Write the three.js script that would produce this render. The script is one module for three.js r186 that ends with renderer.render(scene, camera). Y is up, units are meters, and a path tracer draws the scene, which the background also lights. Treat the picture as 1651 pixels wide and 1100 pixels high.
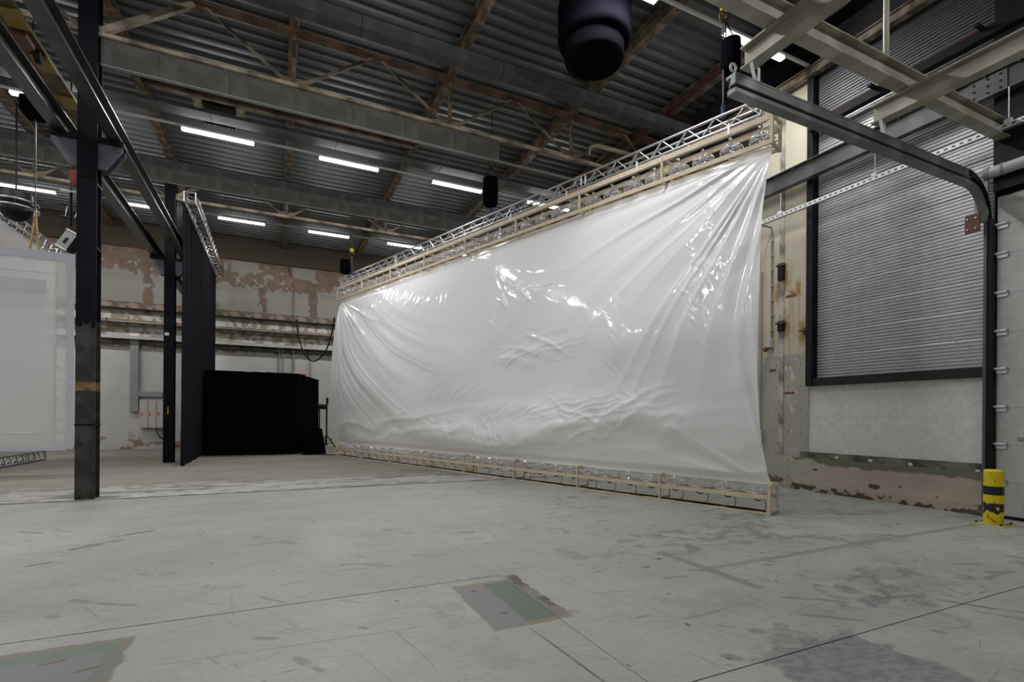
import * as THREE from 'three';
import { RoundedBoxGeometry } from 'three/addons/geometries/RoundedBoxGeometry.js';
import { mergeGeometries } from 'three/addons/utils/BufferGeometryUtils.js';
import { RectAreaLightUniformsLib } from 'three/addons/lights/RectAreaLightUniformsLib.js';

// ---------------------------------------------------------------- camera, light, exposure
const scene = new THREE.Scene();
const renderer = new THREE.WebGLRenderer({ antialias: true });
renderer.toneMapping = THREE.LinearToneMapping;
renderer.toneMappingExposure = 1.68;
renderer.shadowMap.enabled = true;
scene.background = new THREE.Color(0x000000);
RectAreaLightUniformsLib.init();

const FOCAL = 810.35, HORIZON = 672.4;             // shift lens: level camera, horizon low in the frame
const camera = new THREE.PerspectiveCamera(2 * Math.atan(HORIZON / FOCAL) * 180 / Math.PI, 1651 / (2 * HORIZON), 0.05, 200);
camera.position.set(0, 1.6, 0);
camera.rotation.order = 'YXZ';
camera.rotation.set(0, -0.438857, 0.007621);
camera.setViewOffset(1651, 2 * HORIZON, 0, 0, 1651, 1100);
scene.add(camera);
const LAMP = { color: new THREE.Color(0.99, 0.99, 1.0), nits: 70, side: 80, glow: 3.5 };

// ---------------------------------------------------------------- helpers
function rng(seed) { let a = seed >>> 0; return () => { a = (a + 0x6D2B79F5) | 0; let t = Math.imul(a ^ (a >>> 15), 1 | a); t = (t + Math.imul(t ^ (t >>> 7), 61 | t)) ^ t; return ((t ^ (t >>> 14)) >>> 0) / 4294967296; }; }
function hash(x, y) { let h = Math.imul(x, 374761393) + Math.imul(y, 668265263) | 0; h = Math.imul(h ^ (h >>> 13), 1274126177); return ((h ^ (h >>> 16)) >>> 0) / 4294967296; }
function vn(x, y) {
  const xi = Math.floor(x), yi = Math.floor(y); let u = x - xi, v = y - yi; u = u * u * (3 - 2 * u); v = v * v * (3 - 2 * v);
  const a = hash(xi, yi), b = hash(xi + 1, yi), c = hash(xi, yi + 1), d = hash(xi + 1, yi + 1);
  return a + (b - a) * u + (c - a) * v + (a - b - c + d) * u * v;
}
function fbm(x, y, o = 4) { let s = 0, a = 0.5, n = 0; for (let i = 0; i < o; i++) { s += a * vn(x, y); n += a; a *= 0.5; x = x * 2.03 + 17.3; y = y * 2.03 - 9.1; } return s / n; }
const sm = (a, b, x) => { x = Math.min(1, Math.max(0, (x - a) / (b - a))); return x * x * (3 - 2 * x); };
const lerp = (a, b, t) => a + (b - a) * t;
const taken = new Map();
function numbered(name) { const k = taken.get(name) || 0; taken.set(name, k + 1); return k ? name + '_' + String(k).padStart(3, '0') : name; }
function tag(o, label, category, group, kind) { if (label) o.userData.label = label; if (category) o.userData.category = category; if (group) o.userData.group = group; if (kind) o.userData.kind = kind; return o; }
function thing(name, label, category, pos = [0, 0, 0], group, kind) { const o = new THREE.Group(); o.name = numbered(name); o.position.set(...pos); scene.add(o); return tag(o, label, category, group, kind); }
function put(parent, name, geo, m, pos, rot) {
  const o = new THREE.Mesh(geo, m); o.name = parent === scene ? numbered(name) : name; o.castShadow = o.receiveShadow = true;
  if (pos) o.position.set(...pos); if (rot) o.rotation.set(...rot); parent.add(o); return o;
}
const gcache = new Map();
function ubox(w, h, d, r = 0) {                     // a box with uv in metres
  const k = [w, h, d, r].map(v => v.toFixed(4)).join(); if (gcache.has(k)) return gcache.get(k);
  const g = r ? new RoundedBoxGeometry(w, h, d, 1, r) : new THREE.BoxGeometry(w, h, d), p = g.attributes.position, n = g.attributes.normal, uv = g.attributes.uv;
  for (let i = 0; i < p.count; i++) { const ax = Math.abs(n.getX(i)), ay = Math.abs(n.getY(i)), az = Math.abs(n.getZ(i));
    if (ay > ax && ay > az) { if (w >= d) uv.setXY(i, p.getX(i), p.getZ(i)); else uv.setXY(i, p.getZ(i), p.getX(i)); } else if (ax > az) { if (d >= h) uv.setXY(i, p.getZ(i), p.getY(i)); else uv.setXY(i, p.getY(i), p.getZ(i)); } else { if (w >= h) uv.setXY(i, p.getX(i), p.getY(i)); else uv.setXY(i, p.getY(i), p.getX(i)); } }
  gcache.set(k, g); return g;
}
// box given by its bounds
function slab(parent, name, m, x0, x1, y0, y1, z0, z1, r = 0) { return put(parent, name, ubox(Math.abs(x1 - x0), Math.abs(y1 - y0), Math.abs(z1 - z0), r), m, [(x0 + x1) / 2, (y0 + y1) / 2, (z0 + z1) / 2]); }
const cylG = new Map();
function cyl(seg = 8) { if (!cylG.has(seg)) cylG.set(seg, new THREE.CylinderGeometry(1, 1, 1, seg)); return cylG.get(seg); }
const UP = new THREE.Vector3(0, 1, 0);
function bar(parent, name, m, a, b, r, seg = 8) {
  const A = new THREE.Vector3(...a), B = new THREE.Vector3(...b), d = B.clone().sub(A), L = d.length(); const o = put(parent, name, cyl(seg), m, A.clone().add(B).multiplyScalar(0.5).toArray());
  o.scale.set(r, L, r); o.quaternion.setFromUnitVectors(UP, d.normalize()); return o;
}
// square bar between two points
function beamBar(parent, name, m, a, b, w, h) {
  const A = new THREE.Vector3(...a), B = new THREE.Vector3(...b), d = B.clone().sub(A), L = d.length(); const o = put(parent, name, ubox(w, h, L), m, A.clone().add(B).multiplyScalar(0.5).toArray());
  o.quaternion.setFromRotationMatrix(new THREE.Matrix4().lookAt(B, A, UP)); return o;
}
function tube(pts, r, seg = 6, n = 0, closed = false) { return new THREE.TubeGeometry(new THREE.CatmullRomCurve3(pts.map(p => new THREE.Vector3(...p)), closed), n || pts.length * 6, r, seg, closed); }
// I-section running along +Z from 0 to L, centred in x, bottom at y=0
function ibeam(w, h, L, tf = 0.02, tw = 0.014) {
  const s = new THREE.Shape(); const a = w / 2, t = tw / 2;
  [[-a, 0], [a, 0], [a, tf], [t, tf], [t, h - tf], [a, h - tf], [a, h], [-a, h], [-a, h - tf], [-t, h - tf], [-t, tf], [-a, tf]].forEach((p, i) => i ? s.lineTo(...p) : s.moveTo(...p));
  return new THREE.ExtrudeGeometry(s, { depth: L, bevelEnabled: false, steps: 1 });
}

// ---------------------------------------------------------------- textures
function dataTex(W, H, fn, srgb = true, repeat = [1, 1]) {
  const d = new Uint8Array(W * H * 4); const c = [0, 0, 0];
  for (let j = 0; j < H; j++) for (let i = 0; i < W; i++) { fn(i, j, c); const k = (j * W + i) * 4; d[k] = Math.max(0, Math.min(255, c[0])); d[k + 1] = Math.max(0, Math.min(255, c[1])); d[k + 2] = Math.max(0, Math.min(255, c[2])); d[k + 3] = 255; }
  const t = new THREE.DataTexture(d, W, H); t.wrapS = t.wrapT = THREE.RepeatWrapping; t.magFilter = THREE.LinearFilter; t.minFilter = THREE.LinearMipmapLinearFilter; t.generateMipmaps = true; t.repeat.set(...repeat);
  if (srgb) t.colorSpace = THREE.SRGBColorSpace; t.needsUpdate = true; return t;
}
// periodic mottle, used to break up plain paint; values near white
function mottle(seed, lo, hi, f = 6, W = 256) {
  const per = (x, y) => { const u = x / W, v = y / W, s = f; const a = fbm(u * s + seed, v * s, 4), b = fbm((u - 1) * s + seed, v * s, 4), c = fbm(u * s + seed, (v - 1) * s, 4), d = fbm((u - 1) * s + seed, (v - 1) * s, 4); return lerp(lerp(a, b, u), lerp(c, d, u), v); };
  return dataTex(W, W, (i, j, c) => { const n = per(i, j), g = hash(i + seed * 7, j); const v = lerp(lo, hi, sm(0.28, 0.72, n)) + (g - 0.5) * 8; c[0] = c[1] = c[2] = v; });
}
const tMottle = mottle(3, 205, 252, 5), tStain = mottle(11, 150, 255, 7), tFine = mottle(23, 238, 252, 14);
const tWood = dataTex(512, 128, (i, j, c) => {
  const x = i / 512 * 4, y = j / 128; const w = fbm(x * 0.7, y * 6 + 3, 3); const g = Math.sin((y * 9 + w * 5) * 6.283) * 0.5 + 0.5; const f = vn(i * 0.12, j * 1.7); const kn = sm(0.13, 0.05, Math.hypot((x % 1.37) - 0.6, (y - 0.45) * 0.45)) * 0.8;
  const s = 1 - 0.09 * g - 0.07 * f - 0.35 * kn; c[0] = 238 * s; c[1] = 222 * s; c[2] = 194 * (s - 0.01);
}, true, [0.5, 2]);

function M(r, g, b, rough = 0.6, metal = 0, ex = {}) { const m = new THREE.MeshStandardMaterial({ roughness: rough, metalness: metal, ...ex }); m.color.setRGB(r, g, b); return m; }
function K(r, g, b, rough, sp, ex = {}) { const m = new THREE.MeshPhysicalMaterial({ roughness: rough, specularIntensity: sp, ...ex }); m.color.setRGB(r, g, b); return m; }
const mat = {
  wood: M(0.86, 0.84, 0.82, 0.6, 0, { map: tWood }),
  alu: M(0.5, 0.5, 0.51, 0.36, 1),
  aluDull: M(0.36, 0.36, 0.37, 0.4, 1),
  chrome: M(0.9, 0.9, 0.92, 0.1, 1),
  wire: M(0.92, 0.92, 0.94, 0.2, 0.6),
  black: K(0.008, 0.008, 0.010, 0.7, 0.4),
  blackMetal: K(0.012, 0.012, 0.017, 0.5, 0.4, { map: tMottle }),
  column: K(0.006, 0.006, 0.012, 0.6, 0.3, { map: tMottle }),
  columnGreen: M(0.048, 0.05, 0.043, 0.6, 0, { map: tStain }),
  cloth: K(0.0022, 0.0022, 0.004, 0.95, 0.06),
  curtain: K(0.009, 0.0085, 0.012, 0.9, 0.2),
  steel: M(0.115, 0.12, 0.118, 0.42, 0.35, { map: tMottle }),
  runway: M(0.075, 0.078, 0.073, 0.34, 0.4, { map: tMottle }),
  tan: M(0.25, 0.185, 0.125, 0.7, 0, { map: tStain }),
  tanLight: M(0.42, 0.34, 0.25, 0.7, 0, { map: tStain }),
  rust: M(0.15, 0.078, 0.045, 0.8, 0, { map: tStain }),
  cream: M(0.47, 0.44, 0.345, 0.45, 0, { map: tMottle }),
  track: M(0.26, 0.28, 0.265, 0.38, 0.4, { map: tMottle }),
  duct: M(0.085, 0.09, 0.094, 0.8, 0, { map: tMottle }),
  fascia: M(0.115, 0.112, 0.1, 0.75, 0, { map: tMottle }),
  deck: M(0.15, 0.16, 0.16, 0.42, 0.45, { map: tFine }),
  cladding: M(0.5, 0.51, 0.51, 0.42, 0.6, { map: tFine }),
  plaster: M(0.74, 0.735, 0.70, 0.85, 0, { map: tFine }),
  lampBody: M(0.7, 0.7, 0.68, 0.4),
  galv: M(0.5, 0.51, 0.52, 0.38, 0.8, { map: tFine }),
  galvLight: M(0.68, 0.69, 0.68, 0.5, 0.3),
  grey: M(0.27, 0.28, 0.275, 0.55, 0, { map: tFine }),
  greyLight: M(0.48, 0.48, 0.47, 0.5, 0, { map: tFine }),
  door: M(0.53, 0.535, 0.515, 0.5, 0, { map: tFine }),
  seam: M(0.06, 0.06, 0.06, 0.8),
  yellow: M(0.62, 0.47, 0.012, 0.45),
  yellowDark: M(0.13, 0.085, 0.02, 0.6, 0, { map: tStain }),
  red: M(0.42, 0.035, 0.025, 0.5),
  redBrown: M(0.11, 0.032, 0.025, 0.6),
  redPipe: M(0.05, 0.006, 0.006, 0.6),
  orange: M(0.3, 0.04, 0.015, 0.5),
  blueSling: M(0.02, 0.035, 0.12, 0.8),
  gold: M(0.24, 0.17, 0.05, 0.8),
  white: M(0.72, 0.72, 0.72, 0.6),
  lilac: M(0.62, 0.62, 0.70, 0.75),
  glow: new THREE.MeshStandardMaterial({ color: 0xffffff, emissive: LAMP.color, emissiveIntensity: LAMP.glow, roughness: 0.5 }),
};
function plastic(seedRough, tr) { const m = new THREE.MeshPhysicalMaterial({ roughness: 0.75, transmission: tr, thickness: 0, clearcoat: 1, clearcoatRoughness: seedRough, side: THREE.DoubleSide, ior: 1.4 }); m.color.setRGB(0.95, 0.95, 0.945); return m; }
const foilMat = plastic(0.09, 0.08), foilMat2 = plastic(0.35, 0.42); foilMat2.roughness = 0.28;

// ================================================================ SETTING
// ---- floor: concrete slabs with open joints
function paintFloor(x0, x1, z0, z1, W, H, seed) {
  const N = W * H, R = new Float32Array(N), G = new Float32Array(N), B = new Float32Array(N);
  const sx = W / (x1 - x0), sz = H / (z1 - z0), rand = rng(seed);
  for (let j = 0; j < H; j++) for (let i = 0; i < W; i++) {
    const x = x0 + i / sx, z = z0 + j / sz, k = j * W + i;
    const big = fbm(x * 0.35 + 5, z * 0.35, 3), mid = fbm(x * 1.7, z * 2.3 + 40, 3), g = hash(i, j);
    const sk = vn(x * 16 + z * 6, z * 34 - x * 9); let v = 157 + (big - 0.5) * 22 + (mid - 0.5) * 20 + (sk - 0.5) * 9 + (g - 0.5) * 15;
    let r = v * 0.995, gg = v, b = v * 0.968;
    // paint worn thin down to the older green coat, coverage raised towards the gate to darken that side
    const amt = lerp(0.69, 0.50, sm(1.5, 7, x)) + 0.05 * sm(-6, -10, z);
    const wv = fbm(x * 0.9 + 3 * mid, z * 1.5 + 90, 3) * 0.62 + fbm(x * 7, z * 9, 2) * 0.38;
    const hs = 0.35 + 0.65 * sm(0.35, 0.62, fbm(x * 16 + z * 6, z * 34 - x * 9, 2)); const w = sm(amt, amt + 0.09, wv) * 0.6 * hs; r = lerp(r, 122, w); gg = lerp(gg, 130, w); b = lerp(b, 122, w);
    const w2 = sm(amt + 0.09, amt + 0.15, wv) * 0.45 * hs; r = lerp(r, 92, w2); gg = lerp(gg, 98, w2); b = lerp(b, 92, w2);
    R[k] = r; G[k] = gg; B[k] = b;
  }
  const mix = (k, c, a) => { R[k] = lerp(R[k], c[0], a); G[k] = lerp(G[k], c[1], a); B[k] = lerp(B[k], c[2], a); };
  // a rectangle with a ragged edge
  function rect(a0, a1, b0, b1, col, alpha, rag = 0.02, grain = 0) {
    const i0 = Math.max(0, Math.floor((a0 - x0 - rag) * sx)), i1 = Math.min(W, Math.ceil((a1 - x0 + rag) * sx)), j0 = Math.max(0, Math.floor((b0 - z0 - rag) * sz)), j1 = Math.min(H, Math.ceil((b1 - z0 + rag) * sz));
    for (let j = j0; j < j1; j++) for (let i = i0; i < i1; i++) {
      const x = x0 + i / sx, z = z0 + j / sz; const n = (fbm(x * 11, z * 11 + 7, 3) - 0.5) * 2 * rag;
      const e = Math.min(x - a0, a1 - x, z - b0, b1 - z) + n; if (e <= 0) continue; const al = alpha * sm(0, 0.012 + rag * 0.5, e) * (1 - 0.45 * sm(0.05, 0.1, rag) * sm(0.62, 0.38, fbm(x * 16 + z * 6, z * 34 - x * 9, 2))) * (1 - grain * sm(0.5, 0.65, fbm(x * 14 + 3, z * 14, 3))); mix(j * W + i, col, al);
    }
  }
  function stroke(x, z, ang, len, wid, col, alpha, bend = 0.3, brk = 0.5) {
    const st = 0.6 / sx; let a = ang; const n = Math.ceil(len / st), ph = rand() * 100;
    for (let q = 0; q < n; q++) {
      a += (rand() - 0.5) * bend * 0.04; x += Math.cos(a) * st; z += Math.sin(a) * st;
      const al = alpha * sm(brk - 0.2, brk + 0.15, fbm(q * st * 9 + ph, ph, 2) + 0.25) * Math.sin(Math.PI * (q + 0.5) / n) ** 0.4; if (al < 0.02) continue;
      const rr = wid * (0.6 + 0.8 * vn(q * st * 14, ph)); const ci = (x - x0) * sx, cj = (z - z0) * sz, ri = Math.max(0.7, rr * sx), rj = Math.max(0.7, rr * sz);
      for (let j = Math.floor(cj - rj); j <= cj + rj; j++) for (let i = Math.floor(ci - ri); i <= ci + ri; i++) { if (i < 0 || j < 0 || i >= W || j >= H) continue; const dd = ((i - ci) / ri) ** 2 + ((j - cj) / rj) ** 2; if (dd < 1) mix(j * W + i, col, al * 0.5); }
    }
  }
  const rx = () => x0 + rand() * (x1 - x0), rz = () => z0 + rand() * (z1 - z0);
  for (let q = 0; q < 900; q++) stroke(rx(), rz(), 0.44 + (rand() - 0.5) * 2.2, 0.06 + rand() ** 3 * 0.9, 0.002 + rand() * 0.004, [112, 114, 109], 0.55, 0.3 + rand(), 0.5);
  for (let q = 0; q < 520; q++) { const xx = rx(); if (rand() > 0.35 + sm(0, 7, xx) * 0.65) continue; stroke(xx, rz(), 0.44 + (rand() - 0.5) * 1.2, 0.08 + rand() ** 2 * 0.6, 0.008 + rand() ** 2 * 0.028, [122, 127, 120], 0.5, 0.8, 0.62); }
  for (let q = 0; q < 150; q++) stroke(rx(), rz(), rand() * 6.3, 0.015 + rand() * 0.05, 0.004 + rand() * 0.009, [72, 70, 66], 0.8, 2, 0.25);
  for (let q = 0; q < 60; q++) stroke(rx(), rz(), rand() * 6.3, 0.02 + rand() * 0.1, 0.003, [205, 206, 200], 0.5, 1, 0.3);
  for (let q = 0; q < 14; q++) { const xx = rx(), zz = rz(); stroke(xx, zz, rand() * 6.3, 0.035, 0.012, [84, 68, 52], 0.9, 1, 0.1); stroke(xx + 0.02, zz, rand() * 6.3, 0.02, 0.008, [48, 40, 34], 0.9, 1, 0.1); }
  // filled-in pit with a green and a grey fill
  rect(1.48, 2.19, -4.52, -3.43, [128, 118, 98], 1, 0.02); rect(1.50, 1.80, -4.42, -3.46, [116, 118, 117], 1, 0.008); rect(1.78, 2.08, -4.45, -3.50, [88, 101, 91], 1, 0.008);
  rect(2.06, 2.19, -4.30, -3.5, [112, 110, 100], 0.9, 0.03, 0.5); rect(2.07, 2.20, -4.60, -4.22, [74, 60, 52], 0.95, 0.04, 0.3); rect(2.10, 2.19, -3.95, -3.7, [70, 58, 52], 0.9, 0.03, 0.4);
  for (const [a, b] of [[1.62, -4.32], [1.66, -3.75]]) { stroke(a, b, 0.4, 0.05, 0.014, [78, 62, 48], 0.95, 1, 0.05); }
  rect(1.15, 1.42, -4.15, -3.6, [132, 134, 130], 0.55, 0.1, 0.6); rect(1.2, 1.5, -3.35, -2.9, [134, 136, 132], 0.5, 0.1, 0.6);
  // second filled pit
  rect(-2.6, -0.90, -4.44, -3.2, [118, 108, 90], 1, 0.02); rect(-2.6, -0.96, -4.37, -3.2, [96, 110, 98], 1, 0.012); rect(-2.6, -1.0, -4.22, -3.2, [112, 114, 112], 1, 0.012); rect(-1.05, -0.9, -4.2, -3.5, [104, 104, 92], 0.8, 0.05, 0.6);
  for (const [a, b] of [[-1.35, -4.15], [-1.12, -3.95], [-1.9, -4.1]]) stroke(a, b, -0.3, 0.12, 0.02, [92, 74, 58], 0.9, 1, 0.2);
  // old marking lines
  rect(4.15, 9.75, -4.02, -3.90, [122, 128, 120], 0.85, 0.025, 0.25); rect(4.08, 4.22, -4.72, -3.28, [116, 124, 114], 0.9, 0.012, 0.15);
  rect(3.9, 3.98, -4.5, -4.42, [66, 72, 68], 0.95, 0.01); rect(3.55, 3.66, -4.3, -4.24, [88, 92, 88], 0.8, 0.02);
  // bare grey repair by the joint
  rect(2.85, 3.95, -2.42, -1.4, [112, 113, 112], 0.92, 0.12, 0.1); rect(3.2, 3.6, -2.7, -2.3, [116, 117, 115], 0.7, 0.1, 0.5);
  rect(3.0, 3.9, -3.45, -2.95, [128, 134, 126], 0.65, 0.18, 0.7); rect(5.2, 6.1, -2.9, -2.5, [116, 123, 114], 0.6, 0.16, 0.7); rect(3.0, 3.25, -5.35, -4.75, [126, 130, 124], 0.7, 0.06, 0.4);
  rect(4.6, 5.1, -2.75, -2.55, [108, 110, 108], 0.8, 0.08, 0.5); rect(6.2, 7.4, -3.4, -2.7, [134, 137, 131], 0.45, 0.3, 0.8);
  stroke(2.35, -4.75, 1.2, 1.4, 0.004, [96, 98, 94], 0.7, 0.5, 0.2); stroke(2.5, -2.2, 1.9, 0.5, 0.006, [70, 68, 66], 0.8, 0.1, 0.3); stroke(1.75, -3.4, 1.5, 1.1, 0.008, [86, 88, 84], 0.8, 0.05, 0.45);
  stroke(-0.7, -3.86, 0.07, 2.1, 0.005, [96, 96, 92], 0.7, 0.05, 0.1);
  for (const [a, b, l] of [[-1.95, -8.1, 0.5], [-2.1, -7.7, 0.4], [-2.2, -7.55, 0.3], [-2.35, -6.9, 0.2]]) stroke(a, b, -0.5, l, 0.02, [70, 62, 52], 0.9, 0.6, 0.3);
  const d = new Uint8Array(N * 4); for (let k = 0; k < N; k++) { d[k * 4] = Math.min(255, R[k]); d[k * 4 + 1] = Math.min(255, G[k]); d[k * 4 + 2] = Math.min(255, B[k]); d[k * 4 + 3] = 255; }
  const t = new THREE.DataTexture(d, W, H); t.wrapS = t.wrapT = THREE.MirroredRepeatWrapping; t.magFilter = THREE.LinearFilter; t.minFilter = THREE.LinearMipmapLinearFilter; t.generateMipmaps = true; t.colorSpace = THREE.SRGBColorSpace; t.needsUpdate = true; return t;
}
const FX = [-6.5, 2.05, 10.8], FZ = [-11.7, 0.3];
const floorTex = [paintFloor(FX[0], FX[1], FZ[0], FZ[1], 1536, 2048, 5), paintFloor(FX[1], FX[2], FZ[0], FZ[1], 1536, 2048, 9)];
const floorMat = floorTex.map(t => new THREE.MeshStandardMaterial({ map: t, roughness: 0.42, bumpMap: tFine, bumpScale: 0.0006 }));
const backFloorTex = dataTex(1024, 1024, (i, j, c) => {      // bare, dusty concrete: X -17..10.8, Z -28..-11.8
  const x = -17 + i / 1024 * 27.8, z = -28 + j / 1024 * 16.2; const n = fbm(x * 0.8, z * 1.1, 4), f = fbm(x * 5, z * 5, 3), g = hash(i, j);
  let v = 124 + (n - 0.5) * 30 + (f - 0.5) * 18 + (g - 0.5) * 8; c[0] = v * 1.03; c[1] = v * 0.985; c[2] = v * 0.90;
  const s = sm(-14.2, -13.2, z + (f - 0.5) * 1.6); const q = fbm(x * 1.1, z * 4.5 + 9, 3) * 0.6 + fbm(x * 6, z * 14, 2) * 0.4; const dk = sm(0.5, 0.62, q); const v2 = lerp(158, 106, dk) + (g - 0.5) * 12;
  c[0] = lerp(c[0], v2, s); c[1] = lerp(c[1], v2 * 0.99, s); c[2] = lerp(c[2], v2 * 0.955, s);
  const wl = sm(0.55, 0.66, fbm(x * 2, z * 8, 3)) * sm(-12.35, -12.0, z) * sm(5, 0, Math.abs(x + 3)); c[0] = lerp(c[0], 178, wl); c[1] = lerp(c[1], 175, wl); c[2] = lerp(c[2], 166, wl);
});
const floor = thing('floor', 'worn grey painted concrete floor with slab joints and filled pits', 'floor', [0, 0, 0], null, 'structure');
function floorSlab(x0, x1, z0, z1, m, map) {
  const g = new THREE.BoxGeometry(x1 - x0, 0.16, z1 - z0), p = g.attributes.position, uv = g.attributes.uv;
  const cx = (x0 + x1) / 2, cz = (z0 + z1) / 2; for (let i = 0; i < p.count; i++) uv.setXY(i, (p.getX(i) + cx - map[0]) / (map[1] - map[0]), (p.getZ(i) + cz - map[2]) / (map[3] - map[2]));
  put(floor, 'slab', g, m, [cx, -0.08, cz]);
}
const J = 0.006; slab(floor, 'pit_fill', M(0.098, 0.13, 0.105, 0.7), 2.04, 2.06, -0.1, -0.0005, -4.52, -3.46);
floorSlab(-17, 2.05 - J, -4.64 + J, 10, floorMat[0], [FX[0], FX[1], ...FZ]); floorSlab(-17, 2.05, -11.66, -4.64 - J, floorMat[0], [FX[0], FX[1], ...FZ]);
floorSlab(2.05 + J, 10.8, -2.29 + J, 10, floorMat[1], [FX[1], FX[2], ...FZ]); floorSlab(2.05, 10.8, -11.66, -2.29 - J, floorMat[1], [FX[1], FX[2], ...FZ]);
floorSlab(-17, 10.8, -28, -11.8, new THREE.MeshStandardMaterial({ map: backFloorTex, roughness: 0.75 }), [-17, 10.8, -28, -11.8]);
slab(floor, 'subfloor', M(0.04, 0.038, 0.035, 0.9), -17, 10.8, -0.3, -0.15, -28, 10);
slab(floor, 'joint_strip', M(0.2, 0.15, 0.12, 0.8, 0, { map: tStain }), -17, 10.8, -0.12, -0.002, -11.8, -11.66);

// ---- ceiling: trapezoidal steel deck in sheets, ribs running across the hall
const ceiling = thing('ceiling', 'dark ribbed metal roof deck above tan beams', 'ceiling', [0, 0, 0], null, 'structure');
{
  const pitch = 0.32, per = 3, prof = [];
  for (let k = 0; k < per; k++) { const o = k * pitch; prof.push([o, 0], [o + 0.10, 0], [o + 0.14, 0.09], [o + 0.28, 0.09]); } prof.push([per * pitch, 0]);
  const s = new THREE.Shape(); prof.forEach((p, i) => i ? s.lineTo(...p) : s.moveTo(...p)); for (let i = prof.length - 1; i >= 0; i--) s.lineTo(prof[i][0], prof[i][1] + 0.006);
  const g = new THREE.ExtrudeGeometry(s, { depth: 27.8, bevelEnabled: false, steps: 1 }); g.rotateY(Math.PI / 2);   // now runs +x, profile along -z
  for (let k = 0; k < 40; k++) put(ceiling, 'deck_sheet', g, mat.deck, [-17, 10.32, 10 - k * pitch * per]);
  slab(ceiling, 'roof_slab', M(0.1, 0.1, 0.1, 0.9), -17.2, 11.1, 10.45, 10.6, -28.4, 10.2);
}
for (const [x, label] of [[-13.7, 'tan steel roof beam over the far left bay'], [-10.2, 'tan steel roof beam left of the black columns'], [-6.7, 'tan steel roof beam over the left screens'], [-3.22, 'tan steel roof beam above the row of black columns'], [0.3, 'tan steel roof beam next to the row of black columns'], [3.86, 'tan steel roof beam running above the foil screen middle'], [7.4, 'tan steel roof beam running above the black hanging drum']]) {
  const t = thing('roof_beam', label, 'beam', [x, 10.0, -28]); put(t, 'steel_section', ibeam(0.2, 0.31, 38, 0.03, 0.03), mat.tan);
}
{ const t = thing('roof_beam', 'tan steel roof edge beam along the right wall top', 'beam', [10.62, 9.16, -28]); put(t, 'steel_section', ibeam(0.16, 0.2, 32, 0.02, 0.02), mat.tanLight); }

// ---- outer walls
const wallFar = M(0.6, 0.59, 0.57, 0.9, 0, { map: tMottle });
{
  const l = thing('wall_left', 'plain grey wall closing the hall on the left', 'wall', [0, 0, 0], null, 'structure'); slab(l, 'wall_face', wallFar, -17.3, -17, 0, 10.6, -28.3, 10.2);
  const f = thing('wall_front', 'plain grey wall closing the hall behind the viewer', 'wall', [0, 0, 0], null, 'structure'); slab(f, 'wall_face', wallFar, -17.3, 11.1, 0, 10.6, 10, 10.3);
}
// back wall: rough brown upper wall with plaster patches, white lower wall
const backTex = dataTex(2048, 1024, (i, j, c) => {
  const x = -17 + i / 2048 * 27.8, y = j / 1024 * 10.4; const n = fbm(x * 1.3, y * 1.3, 4), f = fbm(x * 6, y * 6, 3), g = hash(i, j);
  if (y < 6.2) { let v = 184 + (n - 0.5) * 14 + (g - 0.5) * 6; c[0] = v; c[1] = v * 0.99; c[2] = v * 0.965; const dz = sm(0.58, 0.7, fbm(x * 3, y * 4 + 30, 3)) * sm(1.1, 0.2, y); c[0] = lerp(c[0], 138, dz); c[1] = lerp(c[1], 118, dz); c[2] = lerp(c[2], 100, dz); if (y > 4.6) { const q = sm(0.42, 0.62, f); c[0] = lerp(c[0], 142, q); c[1] = lerp(c[1], 128, q); c[2] = lerp(c[2], 106, q); } return; }
  let v = 98 + (n - 0.5) * 26 + (f - 0.5) * 14 + (g - 0.5) * 6; c[0] = v * 1.06; c[1] = v * 0.9; c[2] = v * 0.74;
  const cell = Math.floor((x + 3.0) / 2.35), cx = (x + 3.0) / 2.35 - cell; const top = 7.75 + hash(cell, 3) * 0.35 + (f - 0.5) * 0.5; const wx = Math.abs(cx - 0.5) + (f - 0.5) * 0.12;
  let p = sm(top + 0.06, top - 0.06, y) * sm(0.44, 0.40, wx); const spl = sm(0.66, 0.69, fbm(x * 4 + 3, y * 4, 2)) * sm(9.2, 8.8, y); p = Math.max(p, spl);
  const up = sm(8.5, 8.6, y + (f - 0.5) * 0.4) * sm(9.2, 9.1, y) * sm(0.5, 0.54, fbm(x * 0.8 + 7, 4, 2)); p = Math.max(p, up * 0.9);
  c[0] = lerp(c[0], 130, p); c[1] = lerp(c[1], 128, p); c[2] = lerp(c[2], 119, p);
  const dk = sm(9.15, 9.2, y); c[0] = lerp(c[0], 74, dk); c[1] = lerp(c[1], 64, dk); c[2] = lerp(c[2], 54, dk);
});
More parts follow.
